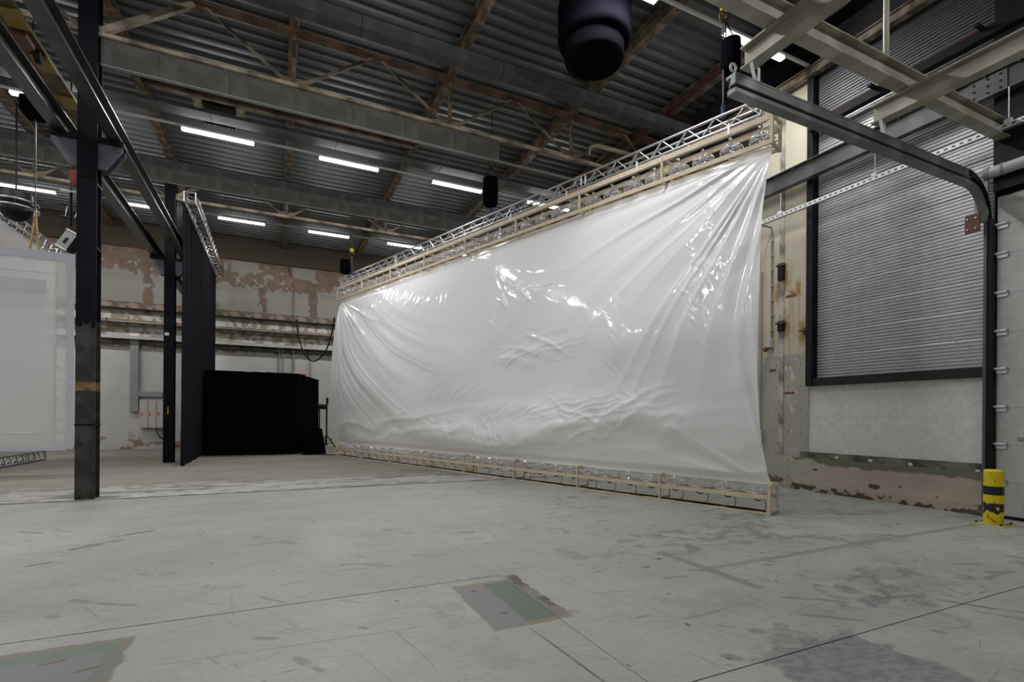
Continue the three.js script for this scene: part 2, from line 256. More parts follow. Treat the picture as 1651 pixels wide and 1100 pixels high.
{
  const w = thing('wall_back', 'rear wall, white below and rough brown with plaster patches above', 'wall', [0, 0, 0], null, 'structure');
  const g = new THREE.BoxGeometry(27.8, 10.4, 0.3), p = g.attributes.position, uv = g.attributes.uv; for (let i = 0; i < p.count; i++) uv.setXY(i, (p.getX(i) + 13.9) / 27.8, (p.getY(i) + 5.2) / 10.4);
  put(w, 'wall_face', g, new THREE.MeshStandardMaterial({ map: backTex, roughness: 0.9 }), [-3.1, 5.2, -28.15]);
  const trim = (k, label) => thing('trim_' + k, label, 'ledge', [0, 0, 0], null, 'structure'); const ledge = M(0.24, 0.19, 0.135, 0.8, 0, { map: tStain }), ledge2 = M(0.34, 0.3, 0.235, 0.8, 0, { map: tStain });
  slab(trim(1, 'tan concrete ledge high on the rear wall'), 'ledge_beam', ledge, -17, 10.8, 6.36, 6.64, -28, -27.72); slab(trim(2, 'cream concrete ledge on the rear wall behind a pipe'), 'ledge_beam', ledge2, -17, 10.8, 5.60, 5.84, -28, -27.75); slab(trim(3, 'dark brown ledge directly above the white rear wall'), 'ledge_beam', M(0.14, 0.115, 0.09, 0.8, 0, { map: tStain }), -17, 10.8, 4.76, 4.96, -28, -27.86);
}
{ // long pipes and cable tray on the rear wall
  let t = thing('wall_pipe', 'thin dark pipe along the brown rear wall under the roof', 'pipe'); bar(t, 'pipe', mat.rust, [-17, 9.18, -27.93], [10.8, 9.22, -27.93], 0.025);
  t = thing('wall_pipe', 'cream heating pipe along the rear wall between the ledges', 'pipe'); bar(t, 'pipe', mat.tanLight, [-17, 5.72, -27.66], [10.8, 5.74, -27.66], 0.05); for (let k = 0; k < 9; k++) slab(t, 'pipe_clamp', mat.rust, -12 + k * 2.6 - 0.02, -12 + k * 2.6 + 0.02, 5.62, 5.84, -27.75, -27.60);
  t = thing('cable_tray', 'long grey horizontal cable tray above the white rear wall', 'cable tray'); slab(t, 'tray', mat.greyLight, -16.9, 10.7, 4.97, 5.11, -27.985, -27.62);
  const mid = thing('cable_tray', 'grey flat vertical cable duct with side branch over the electric cabinets', 'cable tray', [-5.82, 0, -27.9]);
  slab(mid, 'duct_cover', mat.grey, -0.16, 0.16, 1.7, 4.97, -0.05, 0.07, 0.01); slab(mid, 'branch_cover', mat.grey, 0.16, 1.06, 2.4, 2.63, -0.05, 0.07, 0.01); slab(mid, 'joint_plate', mat.galvLight, -0.17, 0.17, 4.98, 5.25, 0.07, 0.09);
  const cab = M(0.52, 0.48, 0.43, 0.5, 0, { map: tFine });
  [['beige electric cabinet under the duct branch, farthest from the black column', -5.44], ['beige electric cabinet under the duct branch, between two others', -5.12], ['beige electric cabinet under the duct branch, beside the black column', -4.80]].forEach(([label, x]) => {
    const c = thing('electric_cabinet', label, 'cabinet', [x, 0.97, -27.85]); slab(c, 'body', cab, -0.155, 0.155, 0, 1.28, -0.1, 0.1, 0.01); slab(c, 'door', cab, -0.145, 0.145, 0.02, 1.26, 0.1, 0.115); slab(c, 'latch', mat.red, -0.10, -0.06, 0.56, 0.72, 0.115, 0.13);
  });
  tag(put(scene, 'power_cable', tube([[-5.0, 0.98, -27.8], [-4.85, 0.6, -27.75], [-4.4, 0.25, -27.7], [-3.8, 0.04, -27.6], [-2.7, 0.03, -27.5]], 0.025), mat.black), 'black cable hanging from the electric cabinets to the floor', 'cable');
  [['grey conduit down the white rear wall, next to the curtain', 0.11, 0.03], ['grey conduit down the white rear wall, second from the curtain', 0.30, 0.03], ['wider grey brown conduit down the white rear wall', 0.78, 0.05], ['grey conduit on the white rear wall ending at a dark box', 1.57, 0.03]].forEach(([label, x, r]) => { const t2 = thing('wall_conduit', label, 'conduit', [x, 0, -27.88]); bar(t2, 'pipe', mat.grey, [0, x > 1 ? 3.4 : 0, 0], [0, 4.97, 0], r); if (x > 1) slab(t2, 'end_box', mat.blackMetal, -0.07, 0.07, 3.3, 3.52, -0.08, 0.08); });
  const dp = thing('wall_pipe', 'thin brown drop pipe kinked over the plaster patches', 'pipe'); put(dp, 'pipe', tube([[0.55, 9.15, -27.94], [0.55, 8.9, -27.94], [0.72, 8.6, -27.94], [0.75, 8.2, -27.94], [0.75, 6.6, -27.65], [0.75, 5.1, -27.6]], 0.022), mat.rust);
  const sg = thing('fire_sign', 'small red and white sign on the white rear wall', 'sign', [1.22, 3.58, -27.98]); slab(sg, 'plate', mat.red, -0.16, 0.16, -0.15, 0.15, 0, 0.02); slab(sg, 'white_field', mat.white, -0.12, -0.01, -0.1, 0.06, 0.02, 0.024);
  tag(put(scene, 'hanging_cable', tube([[0.9, 6.45, -27.71], [1.0, 5.3, -26.6], [1.25, 4.5, -26.1], [1.6, 4.2, -26], [2.05, 4.55, -25.8], [2.35, 5.4, -25.4], [2.45, 6.2, -24.9]], 0.035, 6, 48), mat.black), 'black cable hanging in a loop beside the foil screen', 'cable');
}
// ---- right wall
function faceBox(parent, name, m, x0, x1, y0, y1, z0, z1, uy0 = y0, uy1 = y1) {       // uv 0..1 over the z / y face
  const g = new THREE.BoxGeometry(x1 - x0, y1 - y0, z1 - z0), p = g.attributes.position, uv = g.attributes.uv; const cy = (y0 + y1) / 2;
  for (let i = 0; i < p.count; i++) uv.setXY(i, (p.getZ(i) + (z1 - z0) / 2) / (z1 - z0), (p.getY(i) + cy - uy0) / (uy1 - uy0));
  return put(parent, name, g, m, [(x0 + x1) / 2, cy, (z0 + z1) / 2]);
}
const pillarTex = dataTex(256, 2048, (i, j, c) => {
  const z = i / 256 * 1.24, y = j / 2048 * 9.2; const n = fbm(z * 3, y * 1.4, 4), f = fbm(z * 12, y * 9, 3), st = fbm(z * 9, y * 0.5 + 8, 3), g = hash(i, j);
  const up = sm(3.08, 3.1, y); let v = 196 + (n - 0.5) * 22 + (g - 0.5) * 7;
  const a = [v * 1.0, v * 0.965, v * 0.86], b = [v * 0.86, v * 0.85, v * 0.79];
  const rust = up * sm(0.52, 0.7, st) * sm(6.6, 4.2, y) * 0.32; for (let k = 0; k < 3; k++) c[k] = lerp(b[k], a[k], up);
  c[0] = lerp(c[0], 158, rust); c[1] = lerp(c[1], 116, rust); c[2] = lerp(c[2], 62, rust);
  const white = (1 - up) * sm(0.6, 0.7, f) * sm(0.5, 0.7, z) * sm(1.05, 0.85, z); for (let k = 0; k < 3; k++) c[k] = lerp(c[k], 196, white);
  const low = sm(0.62, 0.72, fbm(z * 7, y * 6, 3)) * sm(0.5, 0.1, y); c[0] = lerp(c[0], 96, low); c[1] = lerp(c[1], 88, low); c[2] = lerp(c[2], 72, low);
  for (const [zz, yy, r] of [[0.62, 4.9, 0.1], [0.62, 3.75, 0.1], [0.95, 4.55, 0.06], [1.1, 3.55, 0.09], [0.85, 4.5, 0.04], [0.5, 4.6, 0.08]]) { const q = sm(r * 2.2, r * 0.3, Math.hypot((z - zz), (y - yy) * 0.45) + (f - 0.5) * 0.14) * 0.6; c[0] = lerp(c[0], 128, q); c[1] = lerp(c[1], 80, q); c[2] = lerp(c[2], 40, q); }
  for (const [za, zb, yy] of [[0.66, 0.92, 4.45], [0.6, 0.9, 2.2], [0.25, 0.42, 2.75]]) if (z > za && z < zb && Math.abs(y - yy) < 0.03 + (f - 0.5) * 0.05) { c[0] = 104; c[1] = 74; c[2] = 56; }
  const hz = ((z + 0.03) % 0.31), hy = (y % 0.52); if (y < 3.05 && Math.hypot(hz - 0.15, hy - 0.26) < 0.014) { c[0] = 70; c[1] = 58; c[2] = 46; }
});
const plinthTex = dataTex(1024, 256, (i, j, c) => {
  const z = i / 1024 * 3.3, y = j / 256 * 0.75; const n = fbm(z * 1.6, y * 4, 4), f = fbm(z * 9, y * 9, 3), g = hash(i, j);
  let v = 180 + (n - 0.5) * 34 + (g - 0.5) * 7; const pink = sm(0.35, 0.9, z); c[0] = v * lerp(0.96, 1.0, pink); c[1] = v * lerp(0.95, 0.91, pink); c[2] = v * lerp(0.87, 0.83, pink);
  const dirt = sm(0.50, 0.60, f + 0.12 * sm(0.20, 0.0, y)) * sm(0.20, 0.10, y + (n - 0.5) * 0.25); c[0] = lerp(c[0], 84, dirt); c[1] = lerp(c[1], 76, dirt); c[2] = lerp(c[2], 62, dirt);
  const top = sm(0.60, 0.63, y + (f - 0.5) * 0.10 + (pink - 1) * 0.1); c[0] = lerp(c[0], 116, top); c[1] = lerp(c[1], 114, top); c[2] = lerp(c[2], 96, top);
  const wh = sm(0.60, 0.68, fbm(z * 14, y * 14 + 5, 2)) * sm(0.16, 0.22, y) * sm(0.30, 0.22, y); c[0] = lerp(c[0], 186, wh); c[1] = lerp(c[1], 180, wh); c[2] = lerp(c[2], 166, wh);
  for (const [a, b, r] of [[1.62, 0.28, 0.05], [2.05, 0.34, 0.02], [2.6, 0.22, 0.015], [0.5, 0.5, 0.03]]) if (Math.hypot((z - a) * 0.5, y - b) < r * (0.5 + f * 0.8)) { c[0] = 92; c[1] = 82; c[2] = 70; }
});
const wallR = thing('wall_right', 'right wall with cream pillar, ribbed metal cladding and concrete plinth', 'wall', [0, 0, 0], null, 'structure');
{
  const pm = new THREE.MeshStandardMaterial({ map: pillarTex, roughness: 0.8 }), plm = new THREE.MeshStandardMaterial({ map: plinthTex, roughness: 0.9 });
  slab(wallR, 'wall_face', M(0.42, 0.39, 0.31, 0.85, 0, { map: tMottle }), 10.8, 11.1, 0, 8.4, -28, -8.6);
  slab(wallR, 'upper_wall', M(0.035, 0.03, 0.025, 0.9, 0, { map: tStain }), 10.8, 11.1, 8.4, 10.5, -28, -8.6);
  faceBox(wallR, 'pillar', pm, 10.78, 11.1, 0, 9.2, -8.6, -7.36);
  slab(wallR, 'pillar_rib', M(0.52, 0.49, 0.42, 0.8, 0, { map: tStain }), 10.755, 10.79, 0.78, 9.2, -8.09, -7.97, 0.006);
  slab(wallR, 'wall_top', mat.blackMetal, 10.85, 11.1, 9.2, 10.5, -8.6, 10);
  slab(wallR, 'steel_post', mat.blackMetal, 10.66, 10.95, 2.33, 10.4, -7.36, -7.22);
  slab(wallR, 'sill_bar', K(0.022, 0.022, 0.02, 0.5, 0.4), 10.70, 10.95, 2.33, 2.5, -7.22, -4.2, 0.006);
  slab(wallR, 'plaster_panel', mat.plaster, 10.80, 11.1, 0.84, 2.33, -7.36, -4.16);
  slab(wallR, 'ledge', M(0.20, 0.20, 0.155, 0.85, 0, { map: tStain }), 10.76, 11.1, 0.72, 0.87, -7.55, -4.16, 0.012);
  faceBox(wallR, 'plinth', plm, 10.72, 11.1, 0, 0.73, -7.7, -4.16);
  for (const [z, y] of [[-6.72, 0.79], [-6.05, 0.78], [-5.35, 0.77], [-4.35, 0.74]]) slab(wallR, 'mortar_chip', mat.plaster, 10.745, 10.77, y - 0.03, y + 0.025, z - 0.03, z + 0.04, 0.008);
  // ribbed cladding in panels
  const darkClad = M(0.09, 0.095, 0.1, 0.5, 0.3, { map: tFine }); const ribs = 8, ph = 0.502, n = 15; const pr = [[0, 0]]; const rp = ph / ribs; for (let k = 0; k < ribs; k++) { const o = k * rp; pr.push([o + 0.006, k ? 0 : 0.012], [o + 0.016, 0.02], [o + rp - 0.016, 0.02], [o + rp - 0.006, k === ribs - 1 ? 0.012 : 0]); } pr.push([ph, -0.012]); pr[0][1] = -0.012;
  const s = new THREE.Shape(); s.moveTo(0, -0.05); pr.forEach(p => s.lineTo(p[0], p[1])); s.lineTo(ph, -0.05); s.closePath();
  const g = new THREE.ExtrudeGeometry(s, { depth: 3.02, bevelEnabled: false, steps: 1 }); g.applyMatrix4(new THREE.Matrix4().makeBasis(new THREE.Vector3(0, 1, 0), new THREE.Vector3(-1, 0, 0), new THREE.Vector3(0, 0, 1)));
  for (let k = 0; k < n; k++) put(wallR, 'cladding_panel', g, 2.5 + k * ph > 8.0 ? darkClad : mat.cladding, [10.84, 2.5 + k * ph, -7.2]);  // panels above the black rail get a darker material than those below
  slab(wallR, 'wall_backing', mat.blackMetal, 10.9, 11.1, 2.33, 10.4, -7.3, -4.1);
  // header above the gate and the wall beyond it
  slab(wallR, 'gate_header', mat.blackMetal, 10.80, 11.1, 5.28, 10.4, -4.12, 0.3);
  slab(wallR, 'steel_post', mat.blackMetal, 10.62, 10.86, 5.35, 10.4, -4.12, -3.72); slab(wallR, 'wall_face', wallFar, 10.8, 11.1, 0, 10.4, 0.3, 10);
}
// sectional gate
{
  const d = thing('door_1', 'light grey sectional gate with roller hinges', 'gate', [0, 0, 0], null, 'structure');
  const ys = [0.05, 0.60, 1.20, 1.81, 2.43, 3.05, 3.68, 4.32, 4.80, 5.28];
  for (let k = 0; k < ys.length - 1; k++) slab(d, 'gate_panel', mat.door, 10.74, 10.80, ys[k] + 0.001, ys[k + 1] - 0.001, -4.11, 0.3, 0.004);
  slab(d, 'bottom_seal', mat.black, 10.73, 10.80, 0.0, 0.05, -4.11, 0.3);
  for (const y of ys.slice(1, -1)) { const h = slab(d, 'hinge', mat.galv, 10.715, 10.74, y - 0.04, y + 0.045, -4.11, -3.96, 0.006); bar(h, 'roller_pin', mat.galvLight, [-0.03, 0.015, -0.09], [-0.03, 0.015, 0.06], 0.02); put(h, 'leaf', ubox(0.01, 0.03, 0.13), mat.galvLight, [-0.012, -0.045, 0.0]); }
  slab(d, 'pull_plate', mat.grey, 10.728, 10.74, 1.28, 1.34, -3.84, -3.6, 0.004);
}
// gate tracks
{
  const t = thing('gate_track', 'dark grey overhead gate track curving down beside the ribbed cladding', 'track');
  slab(t, 'horizontal_rail', mat.track, 4.8, 10.1, 5.40, 5.46, -4.31, -4.19, 0.006); slab(t, 'horizontal_rail', mat.track, 4.8, 10.1, 5.50, 5.62, -4.27, -4.19, 0.01); slab(t, 'rail_web', M(0.05, 0.055, 0.052, 0.5), 4.83, 10.1, 5.45, 5.6, -4.31, -4.29); slab(t, 'rail_lip', mat.track, 4.8, 10.1, 5.60, 5.635, -4.33, -4.19, 0.004);
  const arc = (r, z0, z1, w) => { const s = new THREE.Shape(); s.absarc(0, 0, r + w, 0, Math.PI / 2, false); s.absarc(0, 0, r, Math.PI / 2, 0, true); return new THREE.ExtrudeGeometry(s, { depth: z1 - z0, bevelEnabled: false, curveSegments: 14 }); };
  put(t, 'curved_rail', arc(0.50, 0, 0.11, 0.05), mat.track, [10.1, 4.9, -4.30]); put(t, 'curved_rail', arc(0.62, 0, 0.09, 0.10), mat.blackMetal, [10.02, 4.90, -4.27]);
  slab(t, 'vertical_rail', mat.blackMetal, 10.62, 10.74, 0.0, 4.92, -4.20, -4.12, 0.008); slab(t, 'vertical_lip', M(0.10, 0.085, 0.10, 0.4, 0.3), 10.60, 10.64, 0.0, 4.92, -4.235, -4.19, 0.006);
  slab(t, 'corner_plate', mat.redBrown, 10.44, 10.47, 4.72, 5.02, -4.42, -4.22, 0.004); for (const [y, z] of [[4.78, -4.38], [4.78, -4.27], [4.95, -4.38], [4.95, -4.27]]) bar(t, 'bolt', mat.galvLight, [10.42, y, z], [10.45, y, z], 0.012);
  slab(t, 'bearing_plate', mat.cream, 10.60, 10.64, 5.0, 5.75, -4.36, -4.18, 0.004);
  bar(t, 'end_stop', mat.track, [4.86, 5.66, -4.28], [5.28, 5.66, -4.44], 0.018); put(t, 'end_ring', new THREE.TorusGeometry(0.045, 0.014, 6, 14), mat.galvLight, [4.84, 5.73, -4.26]);
  for (const [x, z] of [[5.2, -4.30], [7.85, -4.32]]) { beamBar(t, 'hanger_strap', mat.galvLight, [x + 0.12, 5.9, z], [x + 0.12, 5.42, z], 0.045, 0.006); beamBar(t, 'hanger_strap', mat.galvLight, [x - 0.08, 5.9, z + 0.05], [x + 0.02, 5.6, z + 0.05], 0.045, 0.006); }
  const b = thing('spring_barrel', 'grey spring barrel on the gate shaft above the track', 'barrel', [10.5, 5.63, -4.16]); bar(b, 'barrel', mat.greyLight, [0, 0, 0.03], [0, 0, 3.5], 0.088, 18); bar(b, 'collar', mat.grey, [0, 0, -0.02], [0, 0, 0.05], 0.10, 18); bar(b, 'collar', mat.grey, [0, 0, 0.2], [0, 0, 0.22], 0.10, 18); bar(b, 'shaft', mat.galv, [0, 0, -0.25], [0, 0, 0.02], 0.02);
}
// cream carrier beams of the gate
{
  let t = thing('carrier_beam', 'cream steel beam reaching from the right wall, hung on a rod', 'beam', [2.4, 6.16, -4.0]); const g = ibeam(0.17, 0.26, 8.25, 0.018, 0.014); const o = put(t, 'steel_section', g, mat.cream); o.rotation.y = Math.PI / 2; slab(t, 'end_plate', mat.cream, 8.24, 8.27, -0.02, 0.28, -0.1, 0.1);
  for (const [x, label] of [[5.2, 'cream steel beam end above the free end of the gate track'], [7.85, 'cream steel beam end above the middle of the gate track']]) { t = thing('carrier_beam', label, 'beam', [x, 5.88, -4.4]); put(t, 'steel_section', ibeam(0.17, 0.26, 9, 0.018, 0.014), mat.cream); for (const [y, z] of [[0.09, 0.06], [0.16, 0.06], [0.09, 0.38], [0.16, 0.38]]) slab(t, 'bolt_slot', mat.black, 0.006, 0.012, y - 0.012, y + 0.012, z - 0.03, z + 0.03); slab(t, 'clamp', mat.cream, -0.05, 0.07, 0.26, 0.29, 0.28, 0.52, 0.006); }
  t = thing('hanger_rod', 'cream vertical rod carrying the crossed cream beams', 'rod', [7.4, 6.42, -4.0]); bar(t, 'rod', mat.cream, [0, 0, 0], [0, 3.6, 0], 0.035, 10); slab(t, 'foot_plate', mat.cream, -0.1, 0.1, 0, 0.02, -0.07, 0.07);
}
// dark steel along the right wall
{
  let t = thing('wall_beam', 'dark grey riveted steel beam crossing the cladding and pillar', 'beam', [10.5, 6.86, -28]); put(t, 'steel_section', ibeam(0.16, 0.39, 38, 0.02, 0.012), mat.steel); for (let k = 0; k < 22; k++) slab(t, 'flange_bolt', mat.rust, -0.07, -0.045, 0.34, 0.37, 19.2 + k * 0.42, 19.225 + k * 0.42); slab(t, 'splice_plate', mat.steel, -0.03, -0.006, 0.03, 0.35, 23.6, 24.1); for (const y of [0.08, 0.19, 0.3]) for (const z of [23.68, 23.86, 24.02]) bar(t, 'splice_bolt', mat.blackMetal, [-0.045, y, z], [-0.02, y, z], 0.016);
  t = thing('wall_beam', 'black steel rail on the upper ribbed cladding', 'beam', [10.6, 7.91, -7.25]); slab(t, 'steel_section', mat.black, -0.08, 0.08, 0, 0.16, 0, 7.5); slab(t, 'bracket', mat.black, -0.3, 0, 0.12, 0.16, 1.35, 1.42); slab(t, 'bracket', mat.black, -0.3, 0, 0.12, 0.16, 3.0, 3.06);
  t = thing('wall_conduit', 'thin red brown conduit above the black rail on the cladding', 'conduit', [10.72, 8.2, -7.2]); bar(t, 'pipe', mat.redBrown, [0, 0, 0], [0, 0, 7], 0.016);
  t = thing('cable_tray', 'perforated galvanised cable channel along the right wall', 'cable tray', [10.4, 6.2, -28.0]); slab(t, 'channel', mat.galv, -0.04, 0.04, 0, 0.012, 0.4, 37.9); slab(t, 'side_flange', mat.galvLight, -0.042, -0.036, 0, 0.085, 0.4, 37.9); slab(t, 'side_flange', mat.galv, 0.036, 0.042, 0, 0.085, 0.4, 37.9);
  for (let k = 0; k < 48; k++) slab(t, 'slot', mat.seam, -0.0445, -0.042, 0.03, 0.055, 19.8 + k * 0.11, 19.85 + k * 0.11);
  for (const z of [20.2, 22.2, 24.15]) { bar(t, 'suspension_wire', mat.galvLight, [0, 0.06, z], [0, z === 20.2 ? 0.55 : 0.66, z], 0.008, 5); slab(t, 'wire_clip', mat.white, -0.05, 0.02, 0.07, 0.14, z - 0.05, z + 0.05, 0.01); }
  t = thing('wall_conduit', 'grey conduit down the cream pillar to a socket', 'conduit', [10.74, 0, -8.28]); bar(t, 'pipe', mat.grey, [0, 3.5, 0], [0, 6.1, 0], 0.022); put(t, 'bend', tube([[0, 6.08, 0], [-0.01, 6.17, 0], [-0.1, 6.2, -0.02], [-0.3, 6.22, -0.06]], 0.022), mat.grey); for (let k = 0; k < 7; k++) slab(t, 'saddle_clip', mat.greyLight, -0.03, 0.03, 3.7 + k * 0.36, 3.73 + k * 0.36, -0.035, 0.035);
  t = thing('wall_socket', 'grey industrial socket hanging under the pillar conduit', 'socket', [10.72, 3.2, -8.32]); slab(t, 'housing', mat.greyLight, -0.08, 0.06, 0.1, 0.32, -0.06, 0.09, 0.02); bar(t, 'plug_face', mat.redBrown, [-0.02, 0.12, -0.02], [-0.09, 0.04, -0.06], 0.055, 12);
  t = thing('wall_conduit', 'thin dark conduit behind the foil screen edge on the pillar', 'conduit', [10.74, 0, -8.55]); bar(t, 'pipe', mat.grey, [0, 1.2, 0], [0, 5.2, 0], 0.018); slab(t, 'switch_box', mat.greyLight, -0.07, 0.03, 1.1, 1.32, -0.06, 0.06, 0.012); bar(t, 'pipe', mat.grey, [0, 0.78, 0], [0, 1.1, 0], 0.03);
  [['black rusty clamp bracket on the pillar, tall upper one', 4.86, 5.26], ['black rusty clamp bracket on the pillar, short lower one', 3.66, 3.90]].forEach(([label, y0, y1]) => { const b = thing('pillar_bracket', label, 'bracket', [10.74, y0, -8.02]); slab(b, 'clamp_body', mat.blackMetal, -0.05, 0.03, 0, y1 - y0, -0.07, 0.07, 0.01); slab(b, 'clamp_lip', mat.rust, -0.07, 0.02, y1 - y0 - 0.07, y1 - y0 - 0.03, -0.10, 0.10); });
  t = thing('pillar_bracket', 'small rusty hook on the pillar edge beside the cladding', 'bracket', [10.76, 3.5, -7.45]); slab(t, 'plate', mat.rust, -0.02, 0.02, 0, 0.16, -0.03, 0.06, 0.006); bar(t, 'hook', mat.rust, [-0.04, 0.08, 0.06], [-0.04, 0.1, -0.1], 0.018);
  t = thing('fire_pipe', 'dark red sprinkler pipe under the roof by the right wall', 'pipe'); bar(t, 'pipe', mat.redPipe, [9.45, 9.85, -5], [9.45, 9.85, -27.6], 0.05); bar(t, 'branch', mat.redPipe, [9.45, 9.85, -10.6], [10.5, 9.85, -10.6], 0.035);
  t = thing('roof_pipe', 'tan pipe with elbow ending above the foil screen', 'pipe'); put(t, 'pipe', tube([[7.7, 8.75, -11.6], [7.75, 9.0, -11.6], [7.95, 9.1, -11.6], [8.3, 9.12, -11.6], [10.8, 9.15, -11.6]], 0.06, 8, 30), mat.tanLight);
  t = thing('roof_beam', 'tan steel purlin beside the right wall over the truss', 'beam', [9.85, 10.0, -28]); put(t, 'steel_section', ibeam(0.18, 0.31, 38, 0.03, 0.03), mat.tan);
}
// bollard
{
  const stripe = dataTex(256, 256, (i, j, c) => { const y = j / 256 * 0.845, u = i / 256 * 0.75; const f = fbm(u * 26, y * 26, 3), g = (hash(i, j) - 0.5) * 8; let blk = y > 0.455 && y < 0.585 ? 1 : 0; if (y > 0.165 && y < 0.325) blk = (y > 0.185 + sm(0.35, 0.75, fbm(u * 17 + 2, 3, 2)) * 0.05 - 0.03 + (f - 0.5) * 0.06 && f > 0.27) ? 1 : 0; const d = sm(0.68, 0.74, fbm(u * 18, y * 18 + 40, 3)); c[0] = blk ? 24 : 214 - d * 70 + g; c[1] = blk ? 24 : 192 - d * 66 + g; c[2] = blk ? 26 : 10 + d * 18; });
  const t = thing('bollard', 'yellow and black striped steel bollard beside the gate', 'bollard', [10.06, 0, -3.87]);
  const g = new THREE.LatheGeometry([[0, 0.845], [0.09, 0.842], [0.108, 0.835], [0.118, 0.82], [0.12, 0.8], [0.12, 0.01]].reverse().map(p => new THREE.Vector2(...p)), 36), p = g.attributes.position, uv = g.attributes.uv; for (let i = 0; i < p.count; i++) uv.setY(i, p.getY(i) / 0.845);
  put(t, 'post', g, new THREE.MeshStandardMaterial({ map: stripe, roughness: 0.42 }));
  slab(t, 'base_plate', M(0.5, 0.46, 0.35, 0.6, 0, { map: tStain }), -0.2, 0.2, 0, 0.014, -0.2, 0.2); slab(t, 'paint_edge', mat.yellow, -0.22, 0.22, 0.0, 0.006, -0.22, 0.22); for (const [x, z] of [[-0.15, -0.15], [0.15, -0.15], [-0.15, 0.15], [0.15, 0.15]]) bar(t, 'anchor_bolt', mat.blackMetal, [x, 0.01, z], [x, 0.035, z], 0.018, 6);
  const c = put(t, 'clip_plate', ubox(0.09, 0.022, 0.012), mat.greyLight, [0.062, 0.71, 0.108]); c.rotation.y = 0.5;
}

// ================================================================ ROOF STEEL
function roofTruss(label, z, right) {
  const t = thing('roof_truss', label, 'truss', [0, 0, z]); const xs = [-10.2, -6.7, -3.22, 0.3, 3.86, 7.4, 10.8];
  slab(t, 'top_chord', mat.rust, -17, 10.8, 9.93, 10.01, -0.09, 0.09); slab(t, 'bottom_chord', mat.tanLight, -17, right, 8.74, 8.80, 0.02, 0.10); slab(t, 'bottom_chord', mat.tanLight, -17, right, 8.80, 8.84, -0.06, 0.06);
  xs.forEach((x, i) => { if (x < 10 && x !== -3.22) beamBar(t, 'vertical_post', mat.tan, [x, 8.8, 0], [x, 9.95, 0], 0.08, 0.08); slab(t, 'gusset', mat.tan, x - 0.28, x + 0.28, 8.80, 8.98, -0.012, 0.012);
    if (i) { const a = xs[i - 1], m = (a + x) / 2; slab(t, 'gusset', mat.rust, m - 0.22, m + 0.22, 9.80, 9.95, -0.012, 0.012); beamBar(t, 'diagonal', i === 3 ? mat.tanLight : mat.tan, [a + 0.15, 8.86, 0], [m - 0.1, 9.92, 0], i === 3 ? 0.11 : 0.06, i === 3 ? 0.11 : 0.06); beamBar(t, 'diagonal', mat.tan, [m + 0.1, 9.92, 0], [x - 0.15, 8.86, 0], 0.05, 0.05); } });
  return t;
}
roofTruss('tan lattice roof truss carried by the paint-marked black column', -12, 10.8);
roofTruss('tan lattice roof truss behind the first lamp row, at the far column', -20, 10.8);
function fascia(label, z, cap) {
  const t = thing('panel_fascia', label, 'panel', [0, cap ? 9.22 : 8.22, z]), xL = cap ? -15.6 : -3.06, pt = cap ? 1.41 : 1.2243; for (let k = cap ? 0 : 10; k < 17; k++) { const x = -2.15 - pt * 11 + k * pt; slab(t, 'panel', mat.fascia, Math.max(xL, x + 0.004), Math.min(x + pt - 0.004, cap ? 10.7 : 7.64), 0.012, cap ? 0.5 : 0.52, -0.03, 0.03); } for (let k = 17; k < (cap ? 20 : 17); k++) { const x = -2.15 - pt * 11 + k * pt; slab(t, 'panel', mat.fascia, x + 0.004, x + pt - 0.004, 0.012, 0.5, -0.03, 0.03); }
  slab(t, 'bottom_rail', mat.grey, xL, cap ? 10.7 : 7.64, 0, 0.02, -0.04, 0.05); if (cap) slab(t, 'cap_rail', mat.duct, -15.6, 10.8, 0.5, 0.77, -0.02, 0.03);
}
fascia('row of grey fascia panels under the front roof truss', -12, false); fascia('row of grey fascia panels capped by a dark rail, behind the first lamp row', -19.86, true);
{
  let t = thing('air_duct', 'long dark grey duct crossing under the roof in front of the trusses', 'duct', [0, 9.37, -10.7]); for (let k = 0; k < 8; k++) slab(t, 'duct_section', mat.duct, -14 + k * 3.1 + 0.004, -14 + k * 3.1 + 3.096, 0, 0.25, 0, 0.32, 0.01);
  t = thing('air_duct', 'flat dark grey duct just above the first lamp row', 'duct', [0, 9.37, -15.52]); for (let k = 0; k < 8; k++) slab(t, 'duct_section', mat.duct, -14 + k * 3.1 + 0.004, -14 + k * 3.1 + 3.096, 0, 0.08, 0, 0.46, 0.01);
  t = thing('air_duct', 'short dark grey duct ending above the cream beams', 'duct', [0, 9.1, -6.0]); slab(t, 'duct_section', mat.duct, 5.6, 9.3, 0, 0.2, 0, 0.35, 0.01);
  t = thing('roof_frame', 'cream and brown opening frame in the roof deck with black motor', 'frame', [0, 9.9, -15.3]); slab(t, 'brown_angle', mat.rust, -3.1, 3.8, -0.02, 0.08, 0.0, 0.08); slab(t, 'cream_plate', mat.tanLight, -3.0, 3.8, -0.01, 0.05, -0.16, -0.01); slab(t, 'cream_leg', mat.tanLight, -2.05, -1.83, -0.01, 0.03, -0.6, -0.16); slab(t, 'cream_leg', mat.tanLight, -1.05, -0.83, -0.01, 0.03, -0.7, -0.16); slab(t, 'motor', mat.black, -1.83, -1.05, -0.05, 0.12, -0.5, -0.2); 
}
// dark slatted unit above a lamp
{ const t = thing('roof_unit', 'small dark slatted unit behind the lamp under the flat duct', 'unit', [-1.45, 9.42, -15.75]); for (let k = 0; k < 9; k++) slab(t, 'slat', mat.blackMetal, -0.36 + k * 0.08, -0.30 + k * 0.08, 0, 0.1, -0.03, 0.03); slab(t, 'back_plate', mat.blackMetal, -0.37, 0.37, 0, 0.1, -0.05, -0.03); }

